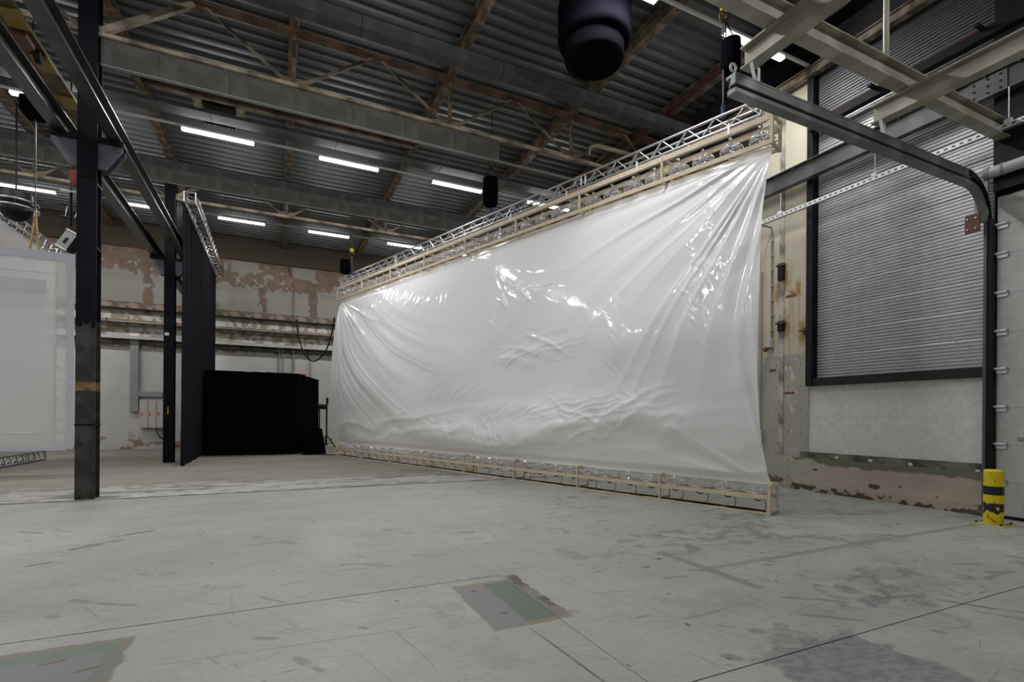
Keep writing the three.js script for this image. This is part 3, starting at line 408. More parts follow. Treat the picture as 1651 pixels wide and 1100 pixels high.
// ---- lamps
function lampRow(z, y, label, first, n, where) {
  const ord = ['first', 'second', 'third', 'fourth', 'fifth', 'sixth', 'seventh', 'eighth', 'ninth'];
  const t = thing('lamp_trunking', label, 'trunking', [0, y, z]); slab(t, 'rail', mat.lampBody, first - 0.4, 10.6, 0.05, 0.10, -0.03, 0.03);
  for (let k = 0; k < n; k++) { const x = first + k * 3.458; if (x > 10) break;
    const L = thing('ceiling_lamp', `glowing white fluorescent lamp on the rail ${where}, ${ord[n - 1 - k]} from the right wall`, 'lamp', [x + 0.86, y, z], 'fluorescent ceiling lamps');
    slab(L, 'housing', mat.lampBody, -0.86, 0.86, 0.0, 0.05, -0.05, 0.05); slab(L, 'diffuser', mat.glow, -0.86, 0.86, -0.065, 0.0, -0.065, 0.065, 0.015); slab(L, 'end_cap', mat.lampBody, -0.875, -0.86, -0.065, 0.05, -0.06, 0.06); slab(L, 'end_cap', mat.lampBody, 0.86, 0.875, -0.065, 0.05, -0.06, 0.06);
    const a = new THREE.RectAreaLight(LAMP.color, LAMP.nits, 1.7, 0.13); a.position.set(0, -0.075, 0); a.rotation.x = -Math.PI / 2; L.add(a); a.name = 'lamp_light';
    for (const q of [-1, 1]) { const b = new THREE.RectAreaLight(LAMP.color, LAMP.side, 1.7, 0.06); b.position.set(0, -0.034, q * 0.072); b.rotation.order = 'YXZ'; b.rotation.set(-0.85, q > 0 ? Math.PI : 0, 0); L.add(b); b.name = 'lamp_side_light'; }
  }
}
lampRow(-24, 9.78, 'thin lamp rail nearest the rear wall', -2.22 - 3.458 * 4, 8, 'nearest the rear wall');
lampRow(-16, 9.30, 'thin lamp rail under the flat dark duct', -2.345 - 3.458 * 4, 8, 'under the flat duct');
lampRow(1.2, 9.34, 'thin lamp rail over the near end of the gate', -2.345 + 3.458 * 2, 2, 'over the gate');
lampRow(-7.3, 9.34, 'thin lamp rail passing the big black drum', -2.345 - 3.458 * 4, 8, 'passing the drum');

// ================================================================ THE FOIL SCREEN
const SA = [7.429, 0, -5.717], SROT = Math.atan2(0.946, -0.323), SLEN = 16.3, BAY = SLEN / 8;     // local x runs along the screen, local z away from the viewer
const sc = Math.cos(SROT), ss = Math.sin(SROT);
const W = (s, y, d) => [SA[0] + s * sc + d * ss, y, SA[2] - s * ss + d * sc];
function screenThing(name, label, category) { const t = thing(name, label, category, SA); t.rotation.y = SROT; return t; }
{
  const t = screenThing('fan_rack', 'long low pine rack on the floor holding upturned fans', 'rack');
  for (let k = 0; k < 8; k++) { const a = k * BAY + 0.003, b = (k + 1) * BAY - 0.003;
    slab(t, 'rail', mat.wood, a, b, 0.245, 0.318, 0, 0.028, 0.004); slab(t, 'rail', mat.wood, a, b, 0.245, 0.318, 0.372, 0.4, 0.004); slab(t, 'bottom_lath', mat.wood, a, b, 0.0, 0.026, 0, 0.045, 0.004); slab(t, 'bottom_lath', mat.wood, a, b, 0.0, 0.026, 0.355, 0.4, 0.004); slab(t, 'top_rail', mat.wood, a, b, 0.495, 0.525, 0.185, 0.23, 0.004); }
  for (let k = 0; k <= 8; k++) { const s = k === 0 ? 0 : k === 8 ? SLEN - 0.046 : k * BAY - 0.017, w = k % 8 ? 0.034 : 0.046;
    slab(t, 'post', mat.wood, s, s + w, 0, k % 8 ? 0.49 : 0.5, -0.012, 0.034, 0.004); slab(t, 'post', mat.wood, s, s + w, 0, k % 8 ? 0.49 : 0.5, 0.366, 0.412, 0.004); slab(t, 'cross_piece', mat.wood, s, s + w, 0.455, 0.5, 0.034, 0.366, 0.004); slab(t, 'cross_piece', mat.wood, s, s + w, 0.03, 0.075, 0.034, 0.366, 0.004); slab(t, 'top_cap', mat.wood, s, s + 0.09, 0.5, 0.52, 0.1, 0.3, 0.004); }
}
{
  const t = screenThing('fan_rack', 'long pine rack hung high below the aluminium truss', 'rack');
  for (let k = 0; k < 8; k++) { const a = k * BAY + 0.003, b = (k + 1) * BAY - 0.003;
    slab(t, 'rail', mat.wood, a, b, 6.60, 6.70, 0, 0.028, 0.004); slab(t, 'rail', mat.wood, a, b, 6.60, 6.70, 0.372, 0.4, 0.004); slab(t, 'rail', mat.wood, a, b, 6.19, 6.262, 0, 0.028, 0.004); slab(t, 'rail', mat.wood, a, b, 6.19, 6.262, 0.372, 0.4, 0.004); slab(t, 'fan_lath', mat.wood, a, b, 6.315, 6.335, 0.12, 0.14); slab(t, 'fan_lath', mat.wood, a, b, 6.315, 6.335, 0.26, 0.28); slab(t, 'foil_batten', mat.wood, a, b, 6.19, 6.235, 0.17, 0.215, 0.004); }
  for (let k = 0; k <= 8; k++) { const s = k === 0 ? 0 : k === 8 ? SLEN - 0.05 : k * BAY - 0.017, w = k % 8 ? 0.034 : 0.05;
    slab(t, 'post', mat.wood, s, s + w, 6.18, 6.705, -0.014, 0.034, 0.004); slab(t, 'post', mat.wood, s, s + w, 6.18, 6.705, 0.366, 0.414, 0.004); slab(t, 'cross_piece', mat.wood, s, s + w, 6.18, 6.23, 0.034, 0.366, 0.004); slab(t, 'cross_piece', mat.wood, s, s + w, 6.655, 6.70, 0.034, 0.366, 0.004); slab(t, 'corner_block', mat.wood, s + w, s + w + 0.12, 6.5, 6.6, 0.3, 0.372, 0.004); }
  for (let k = 0; k < 9; k++) slab(t, 'tie_plate', mat.galvLight, 0.72 + k * 1.85, 0.76 + k * 1.85, 6.62, 6.80, -0.006, 0.0);
}
// fans: wire cage, blades, motor; neck differs above and below
const fanGeo = (() => {
  const R = 0.2, cage = [], rnd = (r, y, tb) => { const g = new THREE.TorusGeometry(r, tb, 4, 24); g.rotateX(Math.PI / 2); g.translate(0, y, 0); return g; };
  cage.push(rnd(R, 0, 0.007), rnd(0.12, 0.105, 0.004), rnd(R * 0.97, -0.04, 0.004));
  for (let k = 0; k < 18; k++) { const a = k / 18 * 6.2832, c = Math.cos(a), s = Math.sin(a); const p = [[0.03, 0.128], [0.11, 0.11], [0.178, 0.07], [0.2, 0.0], [0.18, -0.045], [0.05, -0.06]].map(([r, y]) => [r * c, y, r * s]); cage.push(tube(p, 0.004, 3, 7)); }
  const strip = g => { const q = g.index ? g.toNonIndexed() : g; return q; };
  const cg = mergeGeometries(cage.map(strip)); const hub = new THREE.SphereGeometry(0.042, 12, 6, 0, 6.2832, 0, 1.57); hub.scale(1, 0.6, 1); hub.translate(0, 0.12, 0);
  const bl = []; for (let k = 0; k < 4; k++) { const g = new THREE.CylinderGeometry(0.165, 0.165, 0.004, 8, 1, false, 0, 0.95); g.rotateZ(0.0); const p = g.attributes.position; for (let i = 0; i < p.count; i++) { const x = p.getX(i), z = p.getZ(i); p.setY(i, p.getY(i) + 0.03 + 0.16 * Math.min(0.12, Math.hypot(x, z)) * (Math.atan2(x, z) - 0.47)); } g.rotateY(k * 1.5708); g.computeVertexNormals(); bl.push(g.toNonIndexed()); }
  const motor = new THREE.LatheGeometry([[0, 0.01], [0.05, 0.01], [0.055, -0.01], [0.05, -0.07], [0.03, -0.085], [0, -0.085]].map(p => new THREE.Vector2(...p)), 14);
  const neck = tube([[-0.10, 0.0, -0.05], [-0.125, 0.05, -0.05], [-0.10, 0.085, -0.05], [-0.05, 0.075, -0.04], [-0.012, 0.10, -0.02], [0, 0.15, 0], [0, 0.225, 0], [0.02, 0.25, 0], [0.06, 0.245, 0]], 0.016, 8, 36);
  const handle = tube([[-0.10, -0.04, 0], [-0.09, -0.10, 0], [-0.04, -0.145, 0], [0.03, -0.145, 0], [0.085, -0.105, 0], [0.10, -0.085, 0]], 0.011, 6, 20);
  const knob = new THREE.SphereGeometry(0.02, 8, 6); knob.translate(0.1, -0.085, 0);
  const cord = tube([[-0.1, -0.04, 0], [-0.13, -0.12, 0.0], [-0.15, -0.22, 0.02], [-0.1, -0.31, 0.04], [0.02, -0.325, 0.05]], 0.006, 5, 18);
  const cordUp = tube([[0.05, 0.24, 0], [0.07, 0.3, 0.05], [0.05, 0.32, 0.1], [0.0, 0.3, 0.12]], 0.006, 5, 12);
  return { cg, hub, blades: mergeGeometries(bl), motor, neck, handle, knob, cord, cordUp };
})();
const bladeMat = M(0.5, 0.51, 0.53, 0.3);
function makeFan(upper) {
  const t = new THREE.Group(); const cg = put(t, 'cage', fanGeo.cg, mat.wire); put(cg, 'hub_cap', fanGeo.hub, mat.chrome); put(t, 'blades', fanGeo.blades, bladeMat); put(t, 'motor', fanGeo.motor, mat.chrome);
  if (upper) { put(t, 'chrome_neck', fanGeo.neck, mat.chrome); put(t, 'cord', fanGeo.cordUp, mat.black); } else { const hd = put(t, 'handle', fanGeo.handle, mat.black); put(hd, 'handle_knob', fanGeo.knob, mat.black); put(t, 'cord', fanGeo.cord, mat.black); }
  return t;
}
const ORD = (() => { const o = ['first', 'second', 'third', 'fourth', 'fifth', 'sixth', 'seventh', 'eighth', 'ninth', 'tenth', 'eleventh', 'twelfth', 'thirteenth', 'fourteenth', 'fifteenth', 'sixteenth', 'seventeenth', 'eighteenth', 'nineteenth', 'twentieth']; for (let k = 0; k < 9; k++) o.push('twenty-' + o[k]); o.push('thirtieth', 'thirty-first', 'thirty-second'); return o; })();
{
  const protoU = makeFan(true), protoL = makeFan(false), rand = rng(77);
  for (let k = 0; k < 32; k++) {
    const s = 0.255 + k * 0.5094 + (rand() - 0.5) * 0.03;
    const l = protoL.clone(); l.name = numbered('floor_fan'); l.position.set(...W(s + 0.03, 0.345, 0.2)); l.rotation.y = SROT + (rand() - 0.5) * 0.5; scene.add(l); tag(l, `upturned chrome wire fan in the low pine rack, ${ORD[k]} from the gate end`, 'fan', 'fans in the low rack');
    const u = protoU.clone(); u.name = numbered('hanging_fan'); u.position.set(...W(s, 6.385, 0.2)); u.rotation.y = SROT + (rand() - 0.5) * 0.9; scene.add(u); tag(u, `chrome necked wire fan in the high pine rack, ${ORD[k]} from the gate end`, 'fan', 'fans in the high rack');
  }
}
// cables lying along the bottom lath
{
  const rand = rng(5), mk = (d, y, amp) => { const p = []; for (let k = 0; k <= 66; k++) p.push([0.12 + k * 0.245, y + rand() * 0.018, d + (rand() - 0.5) * amp]); return tube(p, 0.013, 5, 200); };
  const t = screenThing('power_cable', 'tangled black power leads lying in the low pine rack', 'cable'); put(t, 'lead', mk(0.09, 0.03, 0.06), mat.black); put(t, 'lead', mk(0.15, 0.02, 0.1), mat.black); for (let k = 0; k < 16; k++) slab(t, 'plug_strip', mat.black, 0.45 + k * 1.0, 0.75 + k * 1.0, 0.012, 0.05, 0.06, 0.11, 0.006);
  tag(put(scene, 'power_cable', tube([W(16.2, 0.03, 0.05), [1.7, 0.02, -21.6], [1.2, 0.02, -21.7], [0.9, 0.02, -22.0]], 0.02), mat.black), 'black cable on the floor between the low rack and the black booth', 'cable');
}
// aluminium box trusses
function boxTruss(t, x0, x1, y0, z0, size, period, m, r = 0.024, faces = 'fbtu') {
  for (const [y, z] of [[0, 0], [size, 0], [0, size], [size, size]]) bar(t, 'chord', m, [x0, y0 + y, z0 + z], [x1, y0 + y, z0 + z], r, 8);
  const n = Math.round((x1 - x0) / period), p = (x1 - x0) / n, q = r * 0.55;
  for (let k = 0; k < n; k++) { const a = x0 + k * p, m0 = a + p / 2, b = a + p;
    if (faces.includes('f')) { bar(t, 'brace', m, [a, y0, z0], [m0, y0 + size, z0], q, 6); bar(t, 'brace', m, [m0, y0 + size, z0], [b, y0, z0], q, 6); }
    if (faces.includes('b')) { bar(t, 'brace', m, [a, y0 + size, z0 + size], [m0, y0, z0 + size], q, 6); bar(t, 'brace', m, [m0, y0, z0 + size], [b, y0 + size, z0 + size], q, 6); }
    if (faces.includes('u')) bar(t, 'brace', m, [a, y0, z0], [m0, y0, z0 + size], q, 6);
    if (faces.includes('t')) bar(t, 'brace', m, [m0, y0 + size, z0], [b, y0 + size, z0 + size], q, 6); }
  for (const x of [x0, x1]) { for (const z of [z0, z0 + size]) bar(t, 'end_brace', m, [x, y0, z], [x, y0 + size, z], r * 0.7, 6); for (const y of [y0, y0 + size]) bar(t, 'end_brace', m, [x, y, z0], [x, y, z0 + size], r * 0.7, 6); }
}
{ const t = screenThing('lighting_truss', 'long aluminium box truss above the high pine rack', 'truss'); boxTruss(t, 0.22, 16.05, 6.77, 0.06, 0.265, 0.52, mat.alu); for (const s of [3.95, 4.06, 11.9, 12.02]) bar(t, 'joint_brace', mat.alu, [s, 6.77, 0.06], [s, 7.035, 0.06], 0.018, 6); }

// the foil
{
  const NX = 760, NY = 270, y0 = 0.487, y1 = 6.19, pos = new Float32Array((NX + 1) * (NY + 1) * 3), idx = [];
  const n1 = (x, s) => vn(x, s * 13.7 + 0.5) * 2 - 1;
  const soft = (x, q) => n1(x, q) * 0.5 + 0.5;
  const ridge = (x, q, w = 0.2) => { const v = n1(x, q); return Math.exp(-v * v / (2 * w * w)); };
  function depth(s, y) {
    const v = (y - y0) / (y1 - y0), e = Math.sin(Math.PI * Math.min(1, Math.max(0, v)));
    let d = 0.36 * Math.pow(Math.max(0, e), 0.75) * (0.85 + 0.3 * fbm(s * 0.2 + 4, y * 0.25, 2));
    d += e * 0.34 * (fbm(s * 0.24 + 1.7, y * 0.34 + 2, 2) - 0.5);
    // tension folds fanning out of the four corners
    const fan = (ds, dy, q, f, amp, fall) => { const r = Math.hypot(ds, dy), th = Math.atan2(dy, ds) + 0.03 * n1(r * 0.7, q + 5); return amp * sm(0.0, 1.1, r) * Math.exp(-r / fall) * (0.55 * soft(th * f, q) + 0.45 * ridge(th * f * 1.4, q + 2, 0.24)); };
    d += fan(s, y1 - y + 0.02, 1, 8.5, 0.15, 2.1); d += fan(SLEN - s, y1 - y + 0.02, 2, 7, 0.12, 2.0); d += fan(s, y - y0 + 0.02, 3, 4.4, 0.11, 2.2); d += fan(SLEN - s, y - y0 + 0.02, 4, 6, 0.08, 2.0);
    // swags sweeping from the far top corner down and along
    const u = SLEN - s, sw = y - 5.6 * Math.exp(-u * 0.34) - 0.18 * Math.sin(s * 0.6); d += e * sm(9.0, 3, u) * sm(0.3, 1.6, u) * (0.03 * ridge(sw * 1.7 + 0.2 * n1(s * 0.8, 9), 7, 0.3) + 0.012 * ridge(sw * 4.2 + 0.4 * n1(s * 0.6, 3), 17, 0.25));
    // long diagonals out of the near top corner
    const dg = (6.2 - y) - s * 0.62; d += e * sm(9, 2, s) * (0.022 * ridge(dg * 0.9 + 0.25 * n1(s * 0.5, 11), 21, 0.2) + 0.03 * soft(dg * 0.6 + 2, 22));
    // slack roll over the bottom, hanging out and tucking in below
    const yc = 1.32 + 0.28 * Math.sin(s * 0.55 + 0.4) + 0.12 * n1(s * 0.9, 51), q0 = (y - yc); const roll = q0 > 0 ? Math.exp(-((q0 / 0.62) ** 2)) : Math.exp(-((q0 / 0.36) ** 2)); const band = sm(0.6, 2.6, s) * sm(12.5, 7.5, s);
    d += 0.11 * band * roll; d += 0.026 * band * roll * ridge(y * 3 + s * 1.1 + fbm(s * 1.3, y * 2, 2) * 3, 31, 0.3); d += 0.018 * band * roll * ridge(s * 3.2 - y * 2 + fbm(s * 2, y * 2 + 8, 2) * 3, 33, 0.3);
    d += 0.04 * sm(0.0, 0.1, v) * sm(0.3, 0.1, v) * ridge(y * 2.4 + 0.2 * s + fbm(s * 0.6, y, 2) * 1.5, 35, 0.35);
    // crumpled spots
    for (const [cs, cy, rs, ry, a, ang] of [[4.9, 3.3, 1.0, 0.32, 0.034, 0.45], [6.0, 3.05, 0.7, 0.3, 0.03, 0.2], [5.6, 4.75, 0.9, 0.42, 0.03, 0.7], [6.5, 4.55, 0.5, 0.6, 0.03, 1.1], [12.9, 5.2, 2.0, 0.5, 0.03, -0.75], [11.0, 5.3, 1.2, 0.4, 0.022, -0.55], [9.2, 5.2, 1.0, 0.5, 0.018, -0.8], [3.6, 1.75, 1.7, 0.3, 0.03, 0.35], [6.2, 1.75, 1.6, 0.25, 0.026, 0.1], [1.7, 1.4, 0.5, 0.35, 0.03, -0.7], [2.9, 3.5, 0.25, 1.1, 0.025, 1.15], [8.3, 2.3, 1.4, 0.2, 0.02, 0.0], [1.0, 4.2, 0.4, 0.9, 0.03, 1.3]]) {
      const g = Math.exp(-(((s - cs) / rs) ** 2) - (((y - cy) / ry) ** 2)); if (g < 0.02) continue; const c = Math.cos(ang), q = Math.sin(ang), a1 = (s - cs) * c + (y - cy) * q, b1 = -(s - cs) * q + (y - cy) * c; d += a * g * (0.6 * ridge(b1 * 4.5 + 0.9 * fbm(a1 * 1.5, b1, 2), cs * 3, 0.32) + 0.5 * ridge(b1 * 7 + a1 * 4 + 1.5 * fbm(a1 * 2.5, b1 * 2, 2), cs * 5 + 1, 0.36)); }
    d += e * 0.006 * (fbm(s * 3, y * 3.4, 3) - 0.5);
    // gathers along the battens
    d += 0.012 * Math.exp(-(y1 - y) / 0.25) * ridge(s * 4.2, 41, 0.3) * sm(0, 0.12, y1 - y) + 0.010 * Math.exp(-(y - y0) / 0.2) * ridge(s * 3.4, 43, 0.3) * sm(0, 0.1, y - y0);
    return d * sm(0, 0.035, v) * sm(1, 0.965, v);
  }
  for (let j = 0; j <= NY; j++) for (let i = 0; i <= NX; i++) {
    const v = j / NY, u = i / NX; const y = lerp(y0, y1, v); const e = Math.sin(Math.PI * v); const sa = 0.06 + 0.04 * e + 0.03 * Math.sin(v * 9), sb = SLEN - 0.10 - 0.03 * Math.sin(v * 7); const s = lerp(sa, sb, u);
    const k = (j * (NX + 1) + i) * 3; pos[k] = s; pos[k + 1] = y; pos[k + 2] = 0.165 - depth(s, y);
    if (i < NX && j < NY) { const a = j * (NX + 1) + i, b = a + 1, c = a + NX + 1, d = c + 1; idx.push(a, b, d, a, d, c); }
  }
  const g = new THREE.BufferGeometry(); g.setAttribute('position', new THREE.BufferAttribute(pos, 3)); g.setIndex(idx); g.computeVertexNormals();
  const t = screenThing('foil_screen', 'huge glossy white plastic foil sheet billowing between two pine racks', 'foil'); put(t, 'foil_sheet', g, foilMat);
}
// chain hoists over the truss
function hoist(label, s, top, bagY, bagR, bagH, bagOff) {
  const p = W(s, 7.05, 0.2), t = thing('chain_hoist', label, 'hoist', p); const h = v => v - 7.05;
  bar(t, 'chain', mat.steel, [0, 0.15, 0], [0, h(top), 0], 0.014, 5); bar(t, 'sling', mat.blueSling, [0, 0, 0], [0, 0.24, 0], 0.035, 8); put(t, 'hook', new THREE.TorusGeometry(0.09, 0.03, 6, 14, 4.6), mat.yellowDark, [0, h(top) + 0.05, 0]); put(t, 'hook_block', new THREE.SphereGeometry(0.10, 12, 8), mat.yellow, [0, h(top) + 0.22, 0]).scale.set(0.8, 1, 0.6); bar(t, 'suspension_wire', mat.blackMetal, [0, h(top) + 0.3, 0], [0, 2.9, 0], 0.01, 5);
  const b = new THREE.LatheGeometry([[0, 0], [bagR * 0.8, 0], [bagR, 0.06], [bagR * 1.03, bagH * 0.6], [bagR * 0.96, bagH], [bagR * 0.9, bagH], [bagR * 0.9, bagH - 0.05], [0, bagH - 0.06]].map(q => new THREE.Vector2(...q)), 16); put(t, 'chain_bag', b, mat.cloth, [bagOff[0], h(bagY), bagOff[1]]);
  for (const a of [-0.8, 0.8]) bar(t, 'bag_strap', mat.black, [bagOff[0] + bagR * a, h(bagY) + bagH, bagOff[1]], [bagOff[0] * 0.3, h(bagY) + bagH + 0.35, bagOff[1] * 0.3], 0.012, 5);
  return t;
}
hoist('chain hoist with black bag at the near truss end', 0.93, 8.85, 7.9, 0.17, 0.58, [0.14, 0.05]);
hoist('chain hoist with yellow hook and black bag above the truss middle', 7.27, 8.42, 7.33, 0.21, 0.72, [-0.05, 0.05]);
hoist('chain hoist with black bag at the far truss end', 15.44, 7.82, 7.1, 0.2, 0.5, [-0.25, 0.05]);
// big drum
{ const t = thing('hanging_drum', 'large black two-tiered fabric drum hung from the roof', 'drum', [5.62, 8.55, -8.3]); const l = (a, m, y) => put(t, a, new THREE.LatheGeometry(m.map(q => new THREE.Vector2(...q)), 32), mat.cloth, [0, y, 0]);
  l('lower_tier', [[0, 0], [0.42, 0.0], [0.55, 0.04], [0.585, 0.12], [0.585, 0.36], [0.5, 0.4], [0, 0.4]], 0); l('upper_tier', [[0, 0], [0.6, 0], [0.69, 0.05], [0.715, 0.14], [0.715, 0.75], [0.66, 0.82], [0, 0.84]], 0.36); for (let k = 0; k < 3; k++) bar(t, 'suspension_cable', mat.blackMetal, [0.5 * Math.cos(k * 2.09), 1.18, 0.5 * Math.sin(k * 2.09)], [0, 1.77, 0], 0.012, 5); }

// ================================================================ LEFT SIDE
// black H columns with crane brackets
function column(label, z, worn) {
  const t = thing('steel_column', label, 'column', [-3.22, 0, z]); const h = 0.3, cut = worn ? 3.35 : 0.0;
  const sec = (y0, y1, m, nm) => { if (y1 - y0 < 0.05) return; slab(t, nm, m, -h / 2, h / 2, y0, y1, 0.125, 0.15, 0.003); slab(t, nm, m, -h / 2, h / 2, y0, y1, -0.15, -0.125, 0.003); slab(t, nm + '_web', m, -0.008, 0.008, y0, y1, -0.125, 0.125); };
  sec(cut, 10.0, mat.column, 'flange'); if (worn) { sec(2.2, cut, mat.columnGreen, 'lower_flange'); sec(2.02, 2.2, M(0.24, 0.165, 0.08, 0.7, 0, { map: tStain }), 'tape_band'); sec(0, 2.02, mat.columnGreen, 'lower_flange'); slab(t, 'strap', mat.black, -0.158, 0.158, 1.38, 1.41, -0.158, 0.158); 
    // ragged lower edge of the black paint
    const rand = rng(31); for (let k = 0; k < 9; k++) slab(t, 'paint_tongue', mat.column, -0.15 + k * 0.033, -0.117 + k * 0.033, cut - 0.03 - rand() * 0.13, cut + 0.01, 0.15, 0.1515); }
  else { slab(t, 'white_tag', mat.white, -0.12, 0.0, 4.2, 4.3, 0.15, 0.155); slab(t, 'yellow_sticker', mat.yellow, -0.03, 0.0, 1.6, 1.85, 0.15, 0.154); }
  for (const y of [4.7, 5.9, 7.4]) slab(t, 'band', mat.blackMetal, -0.156, 0.156, y, y + 0.03, -0.156, 0.156);
  for (const sgn of [-1, 1]) { // bracket: top plate, two gussets
    slab(t, 'bracket_plate', mat.black, sgn > 0 ? 0.15 : -0.55, sgn > 0 ? 0.55 : -0.15, 6.70, 6.78, -0.16, 0.16);
    const s = new THREE.Shape(); s.moveTo(0, 0); s.lineTo(0.38 * sgn, 0); s.lineTo(0.38 * sgn, -0.1); s.lineTo(0.12 * sgn, -0.5); s.lineTo(0, -0.5); s.closePath(); for (const z2 of [-0.12, 0.09]) put(t, 'bracket_gusset', new THREE.ExtrudeGeometry(s, { depth: 0.03, bevelEnabled: false }), M(0.10, 0.10, 0.13, 0.5, 0, { map: tMottle }), [0.15 * sgn, 6.70, z2]); }
  return t;
}
column('black steel column with worn green lower part and brown tape band', -12, true);
column('black steel column with white tag standing next to the black curtain', -20, false);
for (const [x, label] of [[-2.81, 'dark crane runway beam on the bracket side towards the foil screen'], [-3.63, 'dark crane runway beam on the bracket side towards the left screens']]) {
  const t = thing('runway_beam', label, 'beam', [x, 6.785, -28]); put(t, 'steel_section', ibeam(0.22, 0.31, 36, 0.022, 0.02), mat.runway); slab(t, 'crane_rail', mat.steel, -0.03, 0.03, 0.31, 0.35, 0, 36); for (const z of [8, 16, 24]) slab(t, 'clip_plate', mat.white, -0.06, 0.06, 0.022, 0.03, z - 0.15, z + 0.15);
}
{ const t = thing('crane_girder', 'yellow and brown crane girder between the runway beams', 'crane', [-4.1, 8.1, -14.7]); slab(t, 'girder', mat.yellowDark, -0.15, 0.1, 0.1, 0.38, 0, 8); slab(t, 'flange', mat.yellowDark, -0.2, 0.25, 0.05, 0.1, 0, 8); for (const z of [0.9, 2.2, 3.4, 4.4]) slab(t, 'yellow_plate', M(0.2, 0.14, 0.012, 0.6), -0.02, 0.26, 0.02, 0.05, z, z + 0.5); slab(t, 'red_box', mat.redBrown, -0.05, 0.18, -0.06, 0.05, 3.0, 3.35); bar(t, 'wheel', mat.black, [0.1, -0.02, 2.75], [0.2, -0.02, 2.75], 0.12, 14); for (const x of [-0.1, 0.1]) for (const z of [0.3, 7.6]) bar(t, 'hanger', mat.rust, [x, 0.38, z], [x, 1.9, z], 0.02); }
// black curtain hung from a truss
{
  const zN = -18.2, zF = -27.3, n = 180, top = 8.05; const pts = []; for (let k = 0; k <= n; k++) { const u = k / n, z = lerp(zN, zF, u); pts.push([-2.62 + 0.055 * Math.sin(u * 118) + 0.04 * (vn(u * 26, 3) - 0.5), z]); }
  const pos = [], idx = []; for (let k = 0; k <= n; k++) for (let j = 0; j <= 4; j++) { const y = lerp(0.01, top, j / 4); pos.push(pts[k][0] + (j === 0 ? 0.03 * Math.sin(k * 0.9) : 0), y, pts[k][1]); } for (let k = 0; k < n; k++) for (let j = 0; j < 4; j++) { const a = k * 5 + j; idx.push(a, a + 1, a + 6, a, a + 6, a + 5); }
  const g = new THREE.BufferGeometry(); g.setAttribute('position', new THREE.Float32BufferAttribute(pos, 3)); g.setIndex(idx); g.computeVertexNormals(); const m2 = mat.curtain.clone(); m2.side = THREE.DoubleSide;
  const t = thing('stage_curtain', 'tall black stage curtain hung from a truss beside the black column', 'curtain'); put(t, 'curtain_cloth', g, m2); bar(t, 'hanging_rail', mat.black, [-2.62, top, zN], [-2.62, top, zF], 0.03);
  const r = thing('lighting_truss', 'dark aluminium box truss carrying the black curtain', 'truss', [-2.58, 8.08, -18.1]); r.rotation.y = Math.PI / 2; boxTruss(r, 0, 9.2, 0, 0.0, 0.3, 0.5, mat.aluDull, 0.026); for (let k = 0; k < 5; k++) bar(r, 'cable', mat.black, [0.2 + k * 1.8, 0.05 + 0.02 * k, 0.1], [2 + k * 1.8, 0.07 + 0.02 * (k % 2), 0.16], 0.03, 6); 
}
// black draped booth
function drape(pts, y0, y1, waves, amp, seed) {   // a pleated cloth wall along a floor polyline
  const pos = [], idx = []; const seg = []; let L = 0; for (let i = 1; i < pts.length; i++) { const l = Math.hypot(pts[i][0] - pts[i - 1][0], pts[i][1] - pts[i - 1][1]); seg.push(l); L += l; } let n = 0;
  for (let i = 0; i < seg.length; i++) { const m = Math.max(2, Math.round(seg[i] * 26)), dx = (pts[i + 1][0] - pts[i][0]) / seg[i], dz = (pts[i + 1][1] - pts[i][1]) / seg[i]; for (let k = i ? 1 : 0; k <= m; k++) { const a = seg[i] * k / m, q = amp * Math.sin(a * waves + seed) + amp * 0.8 * (vn(a * 5, seed) - 0.5); for (let j = 0; j <= 3; j++) { const f = 1 - 0.5 * (j / 3); pos.push(pts[i][0] + dx * a + dz * q * f, lerp(y0, y1, j / 3) - (j === 3 ? 0.03 * vn(a * 4, seed + 3) : 0), pts[i][1] + dz * a - dx * q * f); } n++; } }
  for (let k = 0; k < n - 1; k++) for (let j = 0; j < 3; j++) { const a = k * 4 + j; idx.push(a, a + 4, a + 5, a, a + 5, a + 1); }
  const g = new THREE.BufferGeometry(); g.setAttribute('position', new THREE.Float32BufferAttribute(pos, 3)); g.setIndex(idx); g.computeVertexNormals(); return g;
}
{
  const cl = mat.cloth.clone(); cl.side = THREE.DoubleSide;
  const t = thing('draped_booth', 'large black cloth draped control booth by the rear wall', 'booth'); const poly = [[-2.5, -22.6], [0.78, -22.45], [1.85, -26.0], [-2.3, -27.4], [-2.5, -22.6]]; put(t, 'drape', drape(poly, 0.0, 3.33, 22, 0.035, 1), cl);
  const s = new THREE.Shape(); poly.slice(0, 4).forEach((p, i) => i ? s.lineTo(p[0], -p[1]) : s.moveTo(p[0], -p[1])); const g = new THREE.ExtrudeGeometry(s, { depth: 0.04, bevelEnabled: false }); g.rotateX(-Math.PI / 2); put(t, 'roof_cloth', g, cl, [0, 3.27, 0]);
  const b = thing('draped_case', 'low black cloth covered case in front of the booth corner', 'case', [1.15, 0, -22.35]); const c2 = new THREE.Shape(); [[-0.12, 0], [0.72, 0], [0.56, 1.02], [0.48, 1.06], [-0.1, 1.06]].forEach((p, i) => i ? c2.lineTo(...p) : c2.moveTo(...p)); c2.closePath(); put(b, 'cloth_cover', new THREE.ExtrudeGeometry(c2, { depth: 0.7, bevelEnabled: true, bevelSize: 0.03, bevelThickness: 0.03, bevelSegments: 2 }), cl, [0, 0, -0.6]); 
}
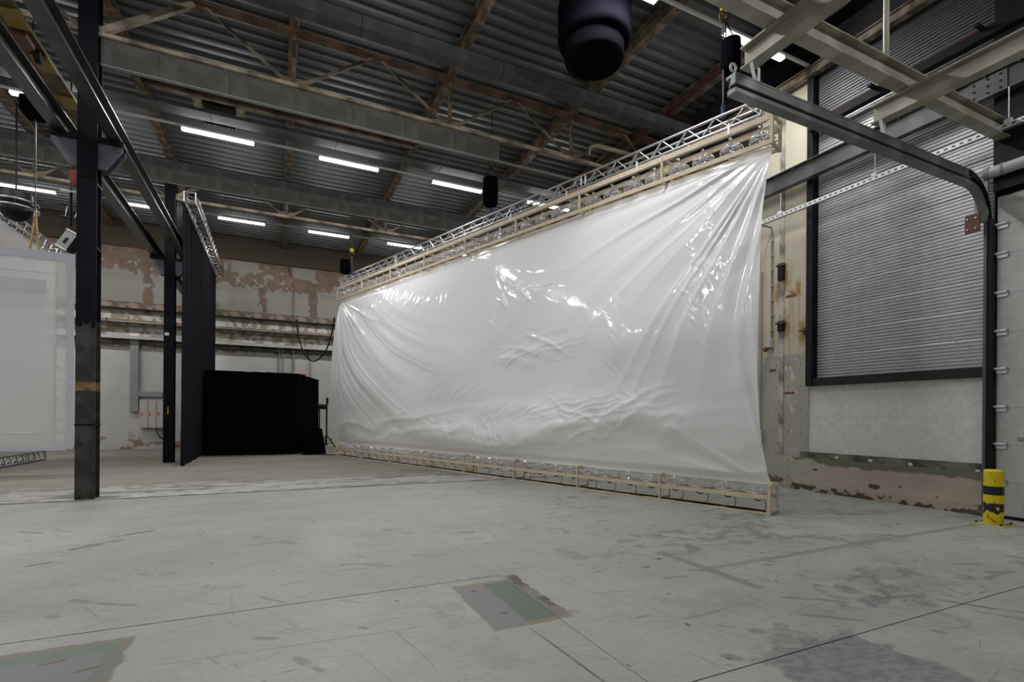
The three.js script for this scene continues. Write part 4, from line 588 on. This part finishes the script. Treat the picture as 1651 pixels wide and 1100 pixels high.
// spotlight on a stand
{ const t = thing('light_stand', 'small black spotlight on a tripod stand beside the booth', 'light stand', [2.05, 0, -23.9]); bar(t, 'pole', mat.black, [0, 0.25, 0], [0, 2.1, 0], 0.035); for (let k = 0; k < 3; k++) bar(t, 'leg', mat.black, [0, 0.75, 0], [0.5 * Math.cos(k * 2.09 + 0.4), 0.02, 0.5 * Math.sin(k * 2.09 + 0.4)], 0.022); for (let k = 0; k < 3; k++) bar(t, 'strut', mat.black, [0, 0.3, 0], [0.26 * Math.cos(k * 2.09 + 0.4), 0.38, 0.26 * Math.sin(k * 2.09 + 0.4)], 0.015); bar(t, 'spot_body', mat.black, [-0.05, 1.98, 0], [-0.38, 2.0, 0.05], 0.11, 12); bar(t, 'spot_lens', mat.chrome, [-0.38, 2.0, 0.05], [-0.39, 2.0, 0.052], 0.09, 12); slab(t, 'barn_door', mat.black, -0.5, -0.37, 2.08, 2.1, -0.1, 0.14); bar(t, 'second_pole', mat.black, [-0.3, 0.9, 0], [-0.3, 1.9, 0], 0.028); bar(t, 'upper_clamp', mat.black, [0.02, 2.1, 0], [0.02, 2.4, 0], 0.05); }

// left foil screens
{
  // framed screen facing the viewer
  const x0 = -10.5, x1 = -4.56, y0 = 0.72, y1 = 5.5, z = -16; const t = thing('framed_screen', 'white foil screen stretched on a pale taped frame behind the first column', 'screen', [0, 0, z]);
  const pos = [], idx = [], NX = 60, NY = 40; for (let j = 0; j <= NY; j++) for (let i = 0; i <= NX; i++) { const x = lerp(x0, x1, i / NX), y = lerp(y0, y1, j / NY); pos.push(x, y + (j === 0 ? 0.05 * (vn(x * 3, 2) - 0.5) : 0), 0.05 + 0.02 * (fbm(x, y, 2) - 0.5) + (y < 1.5 ? 0.05 * (fbm(x * 2.2, y * 5, 3) - 0.5) * (1.5 - y) * 1.4 : 0)); if (i < NX && j < NY) { const a = j * (NX + 1) + i; idx.push(a, a + 1, a + NX + 2, a, a + NX + 2, a + NX + 1); } }
  const g = new THREE.BufferGeometry(); g.setAttribute('position', new THREE.Float32BufferAttribute(pos, 3)); g.setIndex(idx); g.computeVertexNormals(); put(t, 'foil_sheet', g, foilMat2);
  slab(t, 'frame_tape', mat.lilac, x1 - 0.13, x1 + 0.01, y0, y1 + 0.05, 0.075, 0.10); slab(t, 'frame_tape', mat.lilac, x0, x1 - 0.13, y1 - 0.14, y1 + 0.05, 0.075, 0.10); slab(t, 'frame_tape', mat.lilac, x0, x1 - 0.13, y0 - 0.03, y0 + 0.05, 0.075, 0.10);
  // pale inner light box seen through the foil
  slab(t, 'inner_sheet', mat.white, x0, x1 - 0.75, 1.2, 4.6, -0.5, -0.48); slab(t, 'inner_band', mat.grey, x0, x1 - 0.7, 4.6, 4.95, -0.46, -0.44);
  for (const y of [y0 + 0.1, y1 - 0.42]) for (const yy of [0, 0.3]) bar(t, 'truss_chord', mat.alu, [x0, y + yy, -0.14], [x1 - 0.1, y + yy, -0.14], 0.024); for (const xx of [0.12, 0.42]) bar(t, 'truss_chord', mat.alu, [x1 - xx, y0, -0.14], [x1 - xx, y1 - 0.1, -0.14], 0.024);
  for (let k = 0; k < 18; k++) { const y = y0 + k * 0.26; bar(t, 'truss_brace', mat.alu, [x1 - 0.12, y, -0.14], [x1 - 0.42, y + 0.26, -0.14], 0.013, 6); } for (let k = 0; k < 20; k++) { const x = x1 - 0.45 - k * 0.28; bar(t, 'truss_brace', mat.alu, [x, y1 - 0.42, -0.14], [x - 0.28 * (k % 2 ? -1 : 1) * 0 - 0.28, k % 2 ? y1 - 0.12 : y1 - 0.42, -0.14], 0.013, 6); }
  // second screen behind it, seen edge on
  const s2 = thing('foil_screen', 'white foil sheet seen edge on behind the framed screen', 'foil', [-7.25, 0, -23.5]); const gp = new THREE.PlaneGeometry(6.6, 6.7, 40, 20), pp = gp.attributes.position; for (let i = 0; i < pp.count; i++) pp.setZ(i, 0.12 * (fbm(pp.getX(i) * 0.8, pp.getY(i) * 0.8, 3) - 0.5)); gp.rotateY(Math.PI / 2); gp.computeVertexNormals(); put(s2, 'foil_sheet', gp, foilMat2, [0, 3.85, 3.3]);
  const ft = thing('lighting_truss', 'aluminium box truss lying on the floor under the left screens', 'truss', [-7.45, 0.03, -22.4]); ft.rotation.y = -Math.PI / 2; boxTruss(ft, 0, 8, 0, -0.3, 0.29, 0.4, mat.aluDull, 0.026);
  const ut = thing('lighting_truss', 'aluminium box truss above the edge-on foil sheet', 'truss', [-7.45, 7.27, -23.6]); ut.rotation.y = -Math.PI / 2; boxTruss(ut, 0, 9, 0, -0.3, 0.3, 0.5, mat.alu, 0.026);
  for (const x of [-7.4, -7.1]) { }
  const sp = thing('loudspeaker', 'grey fronted loudspeaker tilted on a black hanging frame', 'speaker', [-4.98, 6.15, -17]); const box = put(sp, 'cabinet', ubox(0.26, 0.5, 0.34, 0.015), mat.black, [0.03, 0, -0.1]); const fr = put(sp, 'front', ubox(0.25, 0.48, 0.03, 0.008), mat.grey, [-0.03, 0.0, 0.09]); const gr = put(sp, 'horn', ubox(0.06, 0.16, 0.012, 0.004), mat.black, [-0.03, -0.03, 0.11]); const e1 = put(sp, 'edge_trim', ubox(0.26, 0.03, 0.05), mat.white, [-0.03, 0.25, 0.09]), e2 = put(sp, 'edge_trim', ubox(0.26, 0.03, 0.05), mat.white, [-0.03, -0.25, 0.09]); for (const o of [box, fr, gr, e1, e2]) { const p = o.position.clone(); p.applyAxisAngle(new THREE.Vector3(0, 0, 1), -0.5); o.position.copy(p); o.rotation.z = -0.5; }
  bar(sp, 'arm', mat.black, [-0.16, 0.0, -0.05], [-0.16, 0.7, -0.05], 0.02); bar(sp, 'cross_bar', mat.black, [-0.22, 0.65, -0.05], [0.2, 0.62, -0.05], 0.03); bar(sp, 'cross_bar', mat.black, [-0.2, 0.98, -0.05], [0.12, 0.98, -0.05], 0.03); bar(sp, 'hanger', mat.black, [0, 0.95, -0.05], [0.02, 1.9, -0.05], 0.03); bar(sp, 'brace', mat.aluDull, [-0.1, 0.65, -0.05], [-0.05, 0.98, -0.05], 0.012); bar(sp, 'brace', mat.aluDull, [0.1, 0.65, -0.05], [0.2, 0.98, -0.05], 0.012); bar(sp, 'ceiling_wire', mat.black, [0.02, 1.9, -0.05], [0.02, 4.2, -0.05], 0.01);
  const hl = thing('ring_lamp', 'dark round ring lamp hanging above the left truss', 'lamp', [-6.4, 6.98, -18]); const rg = (r, y, tb, m, n) => { const q = new THREE.TorusGeometry(r, tb, 6, 30); q.rotateX(Math.PI / 2); return put(hl, n, q, m, [0, y, 0]); }; put(hl, 'drum', new THREE.CylinderGeometry(0.34, 0.36, 0.26, 28), mat.blackMetal, [0, 0.42, 0]); rg(0.45, 0.3, 0.03, mat.aluDull, 'ring'); rg(0.46, 0.13, 0.03, mat.aluDull, 'ring'); put(hl, 'bowl', new THREE.SphereGeometry(0.34, 24, 10, 0, 6.2832, 1.75, 1.39), mat.blackMetal, [0, 0.14, 0]); for (let k = 0; k < 10; k++) bar(hl, 'rib', mat.blackMetal, [0.45 * Math.cos(k * 0.628), 0.14, 0.45 * Math.sin(k * 0.628)], [0.45 * Math.cos(k * 0.628), 0.3, 0.45 * Math.sin(k * 0.628)], 0.012, 5); bar(hl, 'suspension_rod', mat.black, [0, 0.5, 0], [0, 3.0, 0], 0.02);
  const st = thing('lifting_strap', 'yellow lifting straps hanging over the left truss', 'strap', [-5.68, 5.7, -17]); bar(st, 'strap', mat.gold, [0.02, 1.05, 0], [-0.1, 0.0, 0], 0.025); bar(st, 'strap', mat.gold, [0.02, 1.05, 0], [0.1, 0.0, 0], 0.025); bar(st, 'shackle', mat.chrome, [0.02, 1.0, 0], [0.02, 1.15, 0], 0.03); bar(st, 'chain', mat.steel, [0.02, 1.1, 0], [0.02, 4.65, 0], 0.012, 5);
  const bl = thing('hanging_box', 'black elongated box hung beside the left runway beam', 'box', [-4.72, 8.05, -14]); slab(bl, 'case', mat.cloth, -0.16, 0.16, -0.16, 0.2, -0.25, 0.25, 0.05); bar(bl, 'wire', mat.black, [0, 0.2, 0], [0, 2.3, 0], 0.01, 5); bar(bl, 'drop_cable', mat.blackMetal, [0.05, -0.1, 0], [0.05, -2.4, 0], 0.008, 5);
  const ob = thing('orange_box', 'small orange box fixed to the bracket side of the first column', 'box', [-3.44, 6.0, -12]); slab(ob, 'case', mat.orange, -0.06, 0.06, -0.12, 0.14, -0.06, 0.06, 0.01); slab(ob, 'shelf', mat.white, -0.2, 0.08, -0.28, -0.26, -0.06, 0.06); bar(ob, 'pole', mat.black, [-0.05, -0.26, 0], [-0.05, -0.9, 0], 0.02);
}
scene.traverse(o => { if (o.isMesh) { o.castShadow = true; o.receiveShadow = true; } if (o.isLight) o.castShadow = true; });
renderer.render(scene, camera);
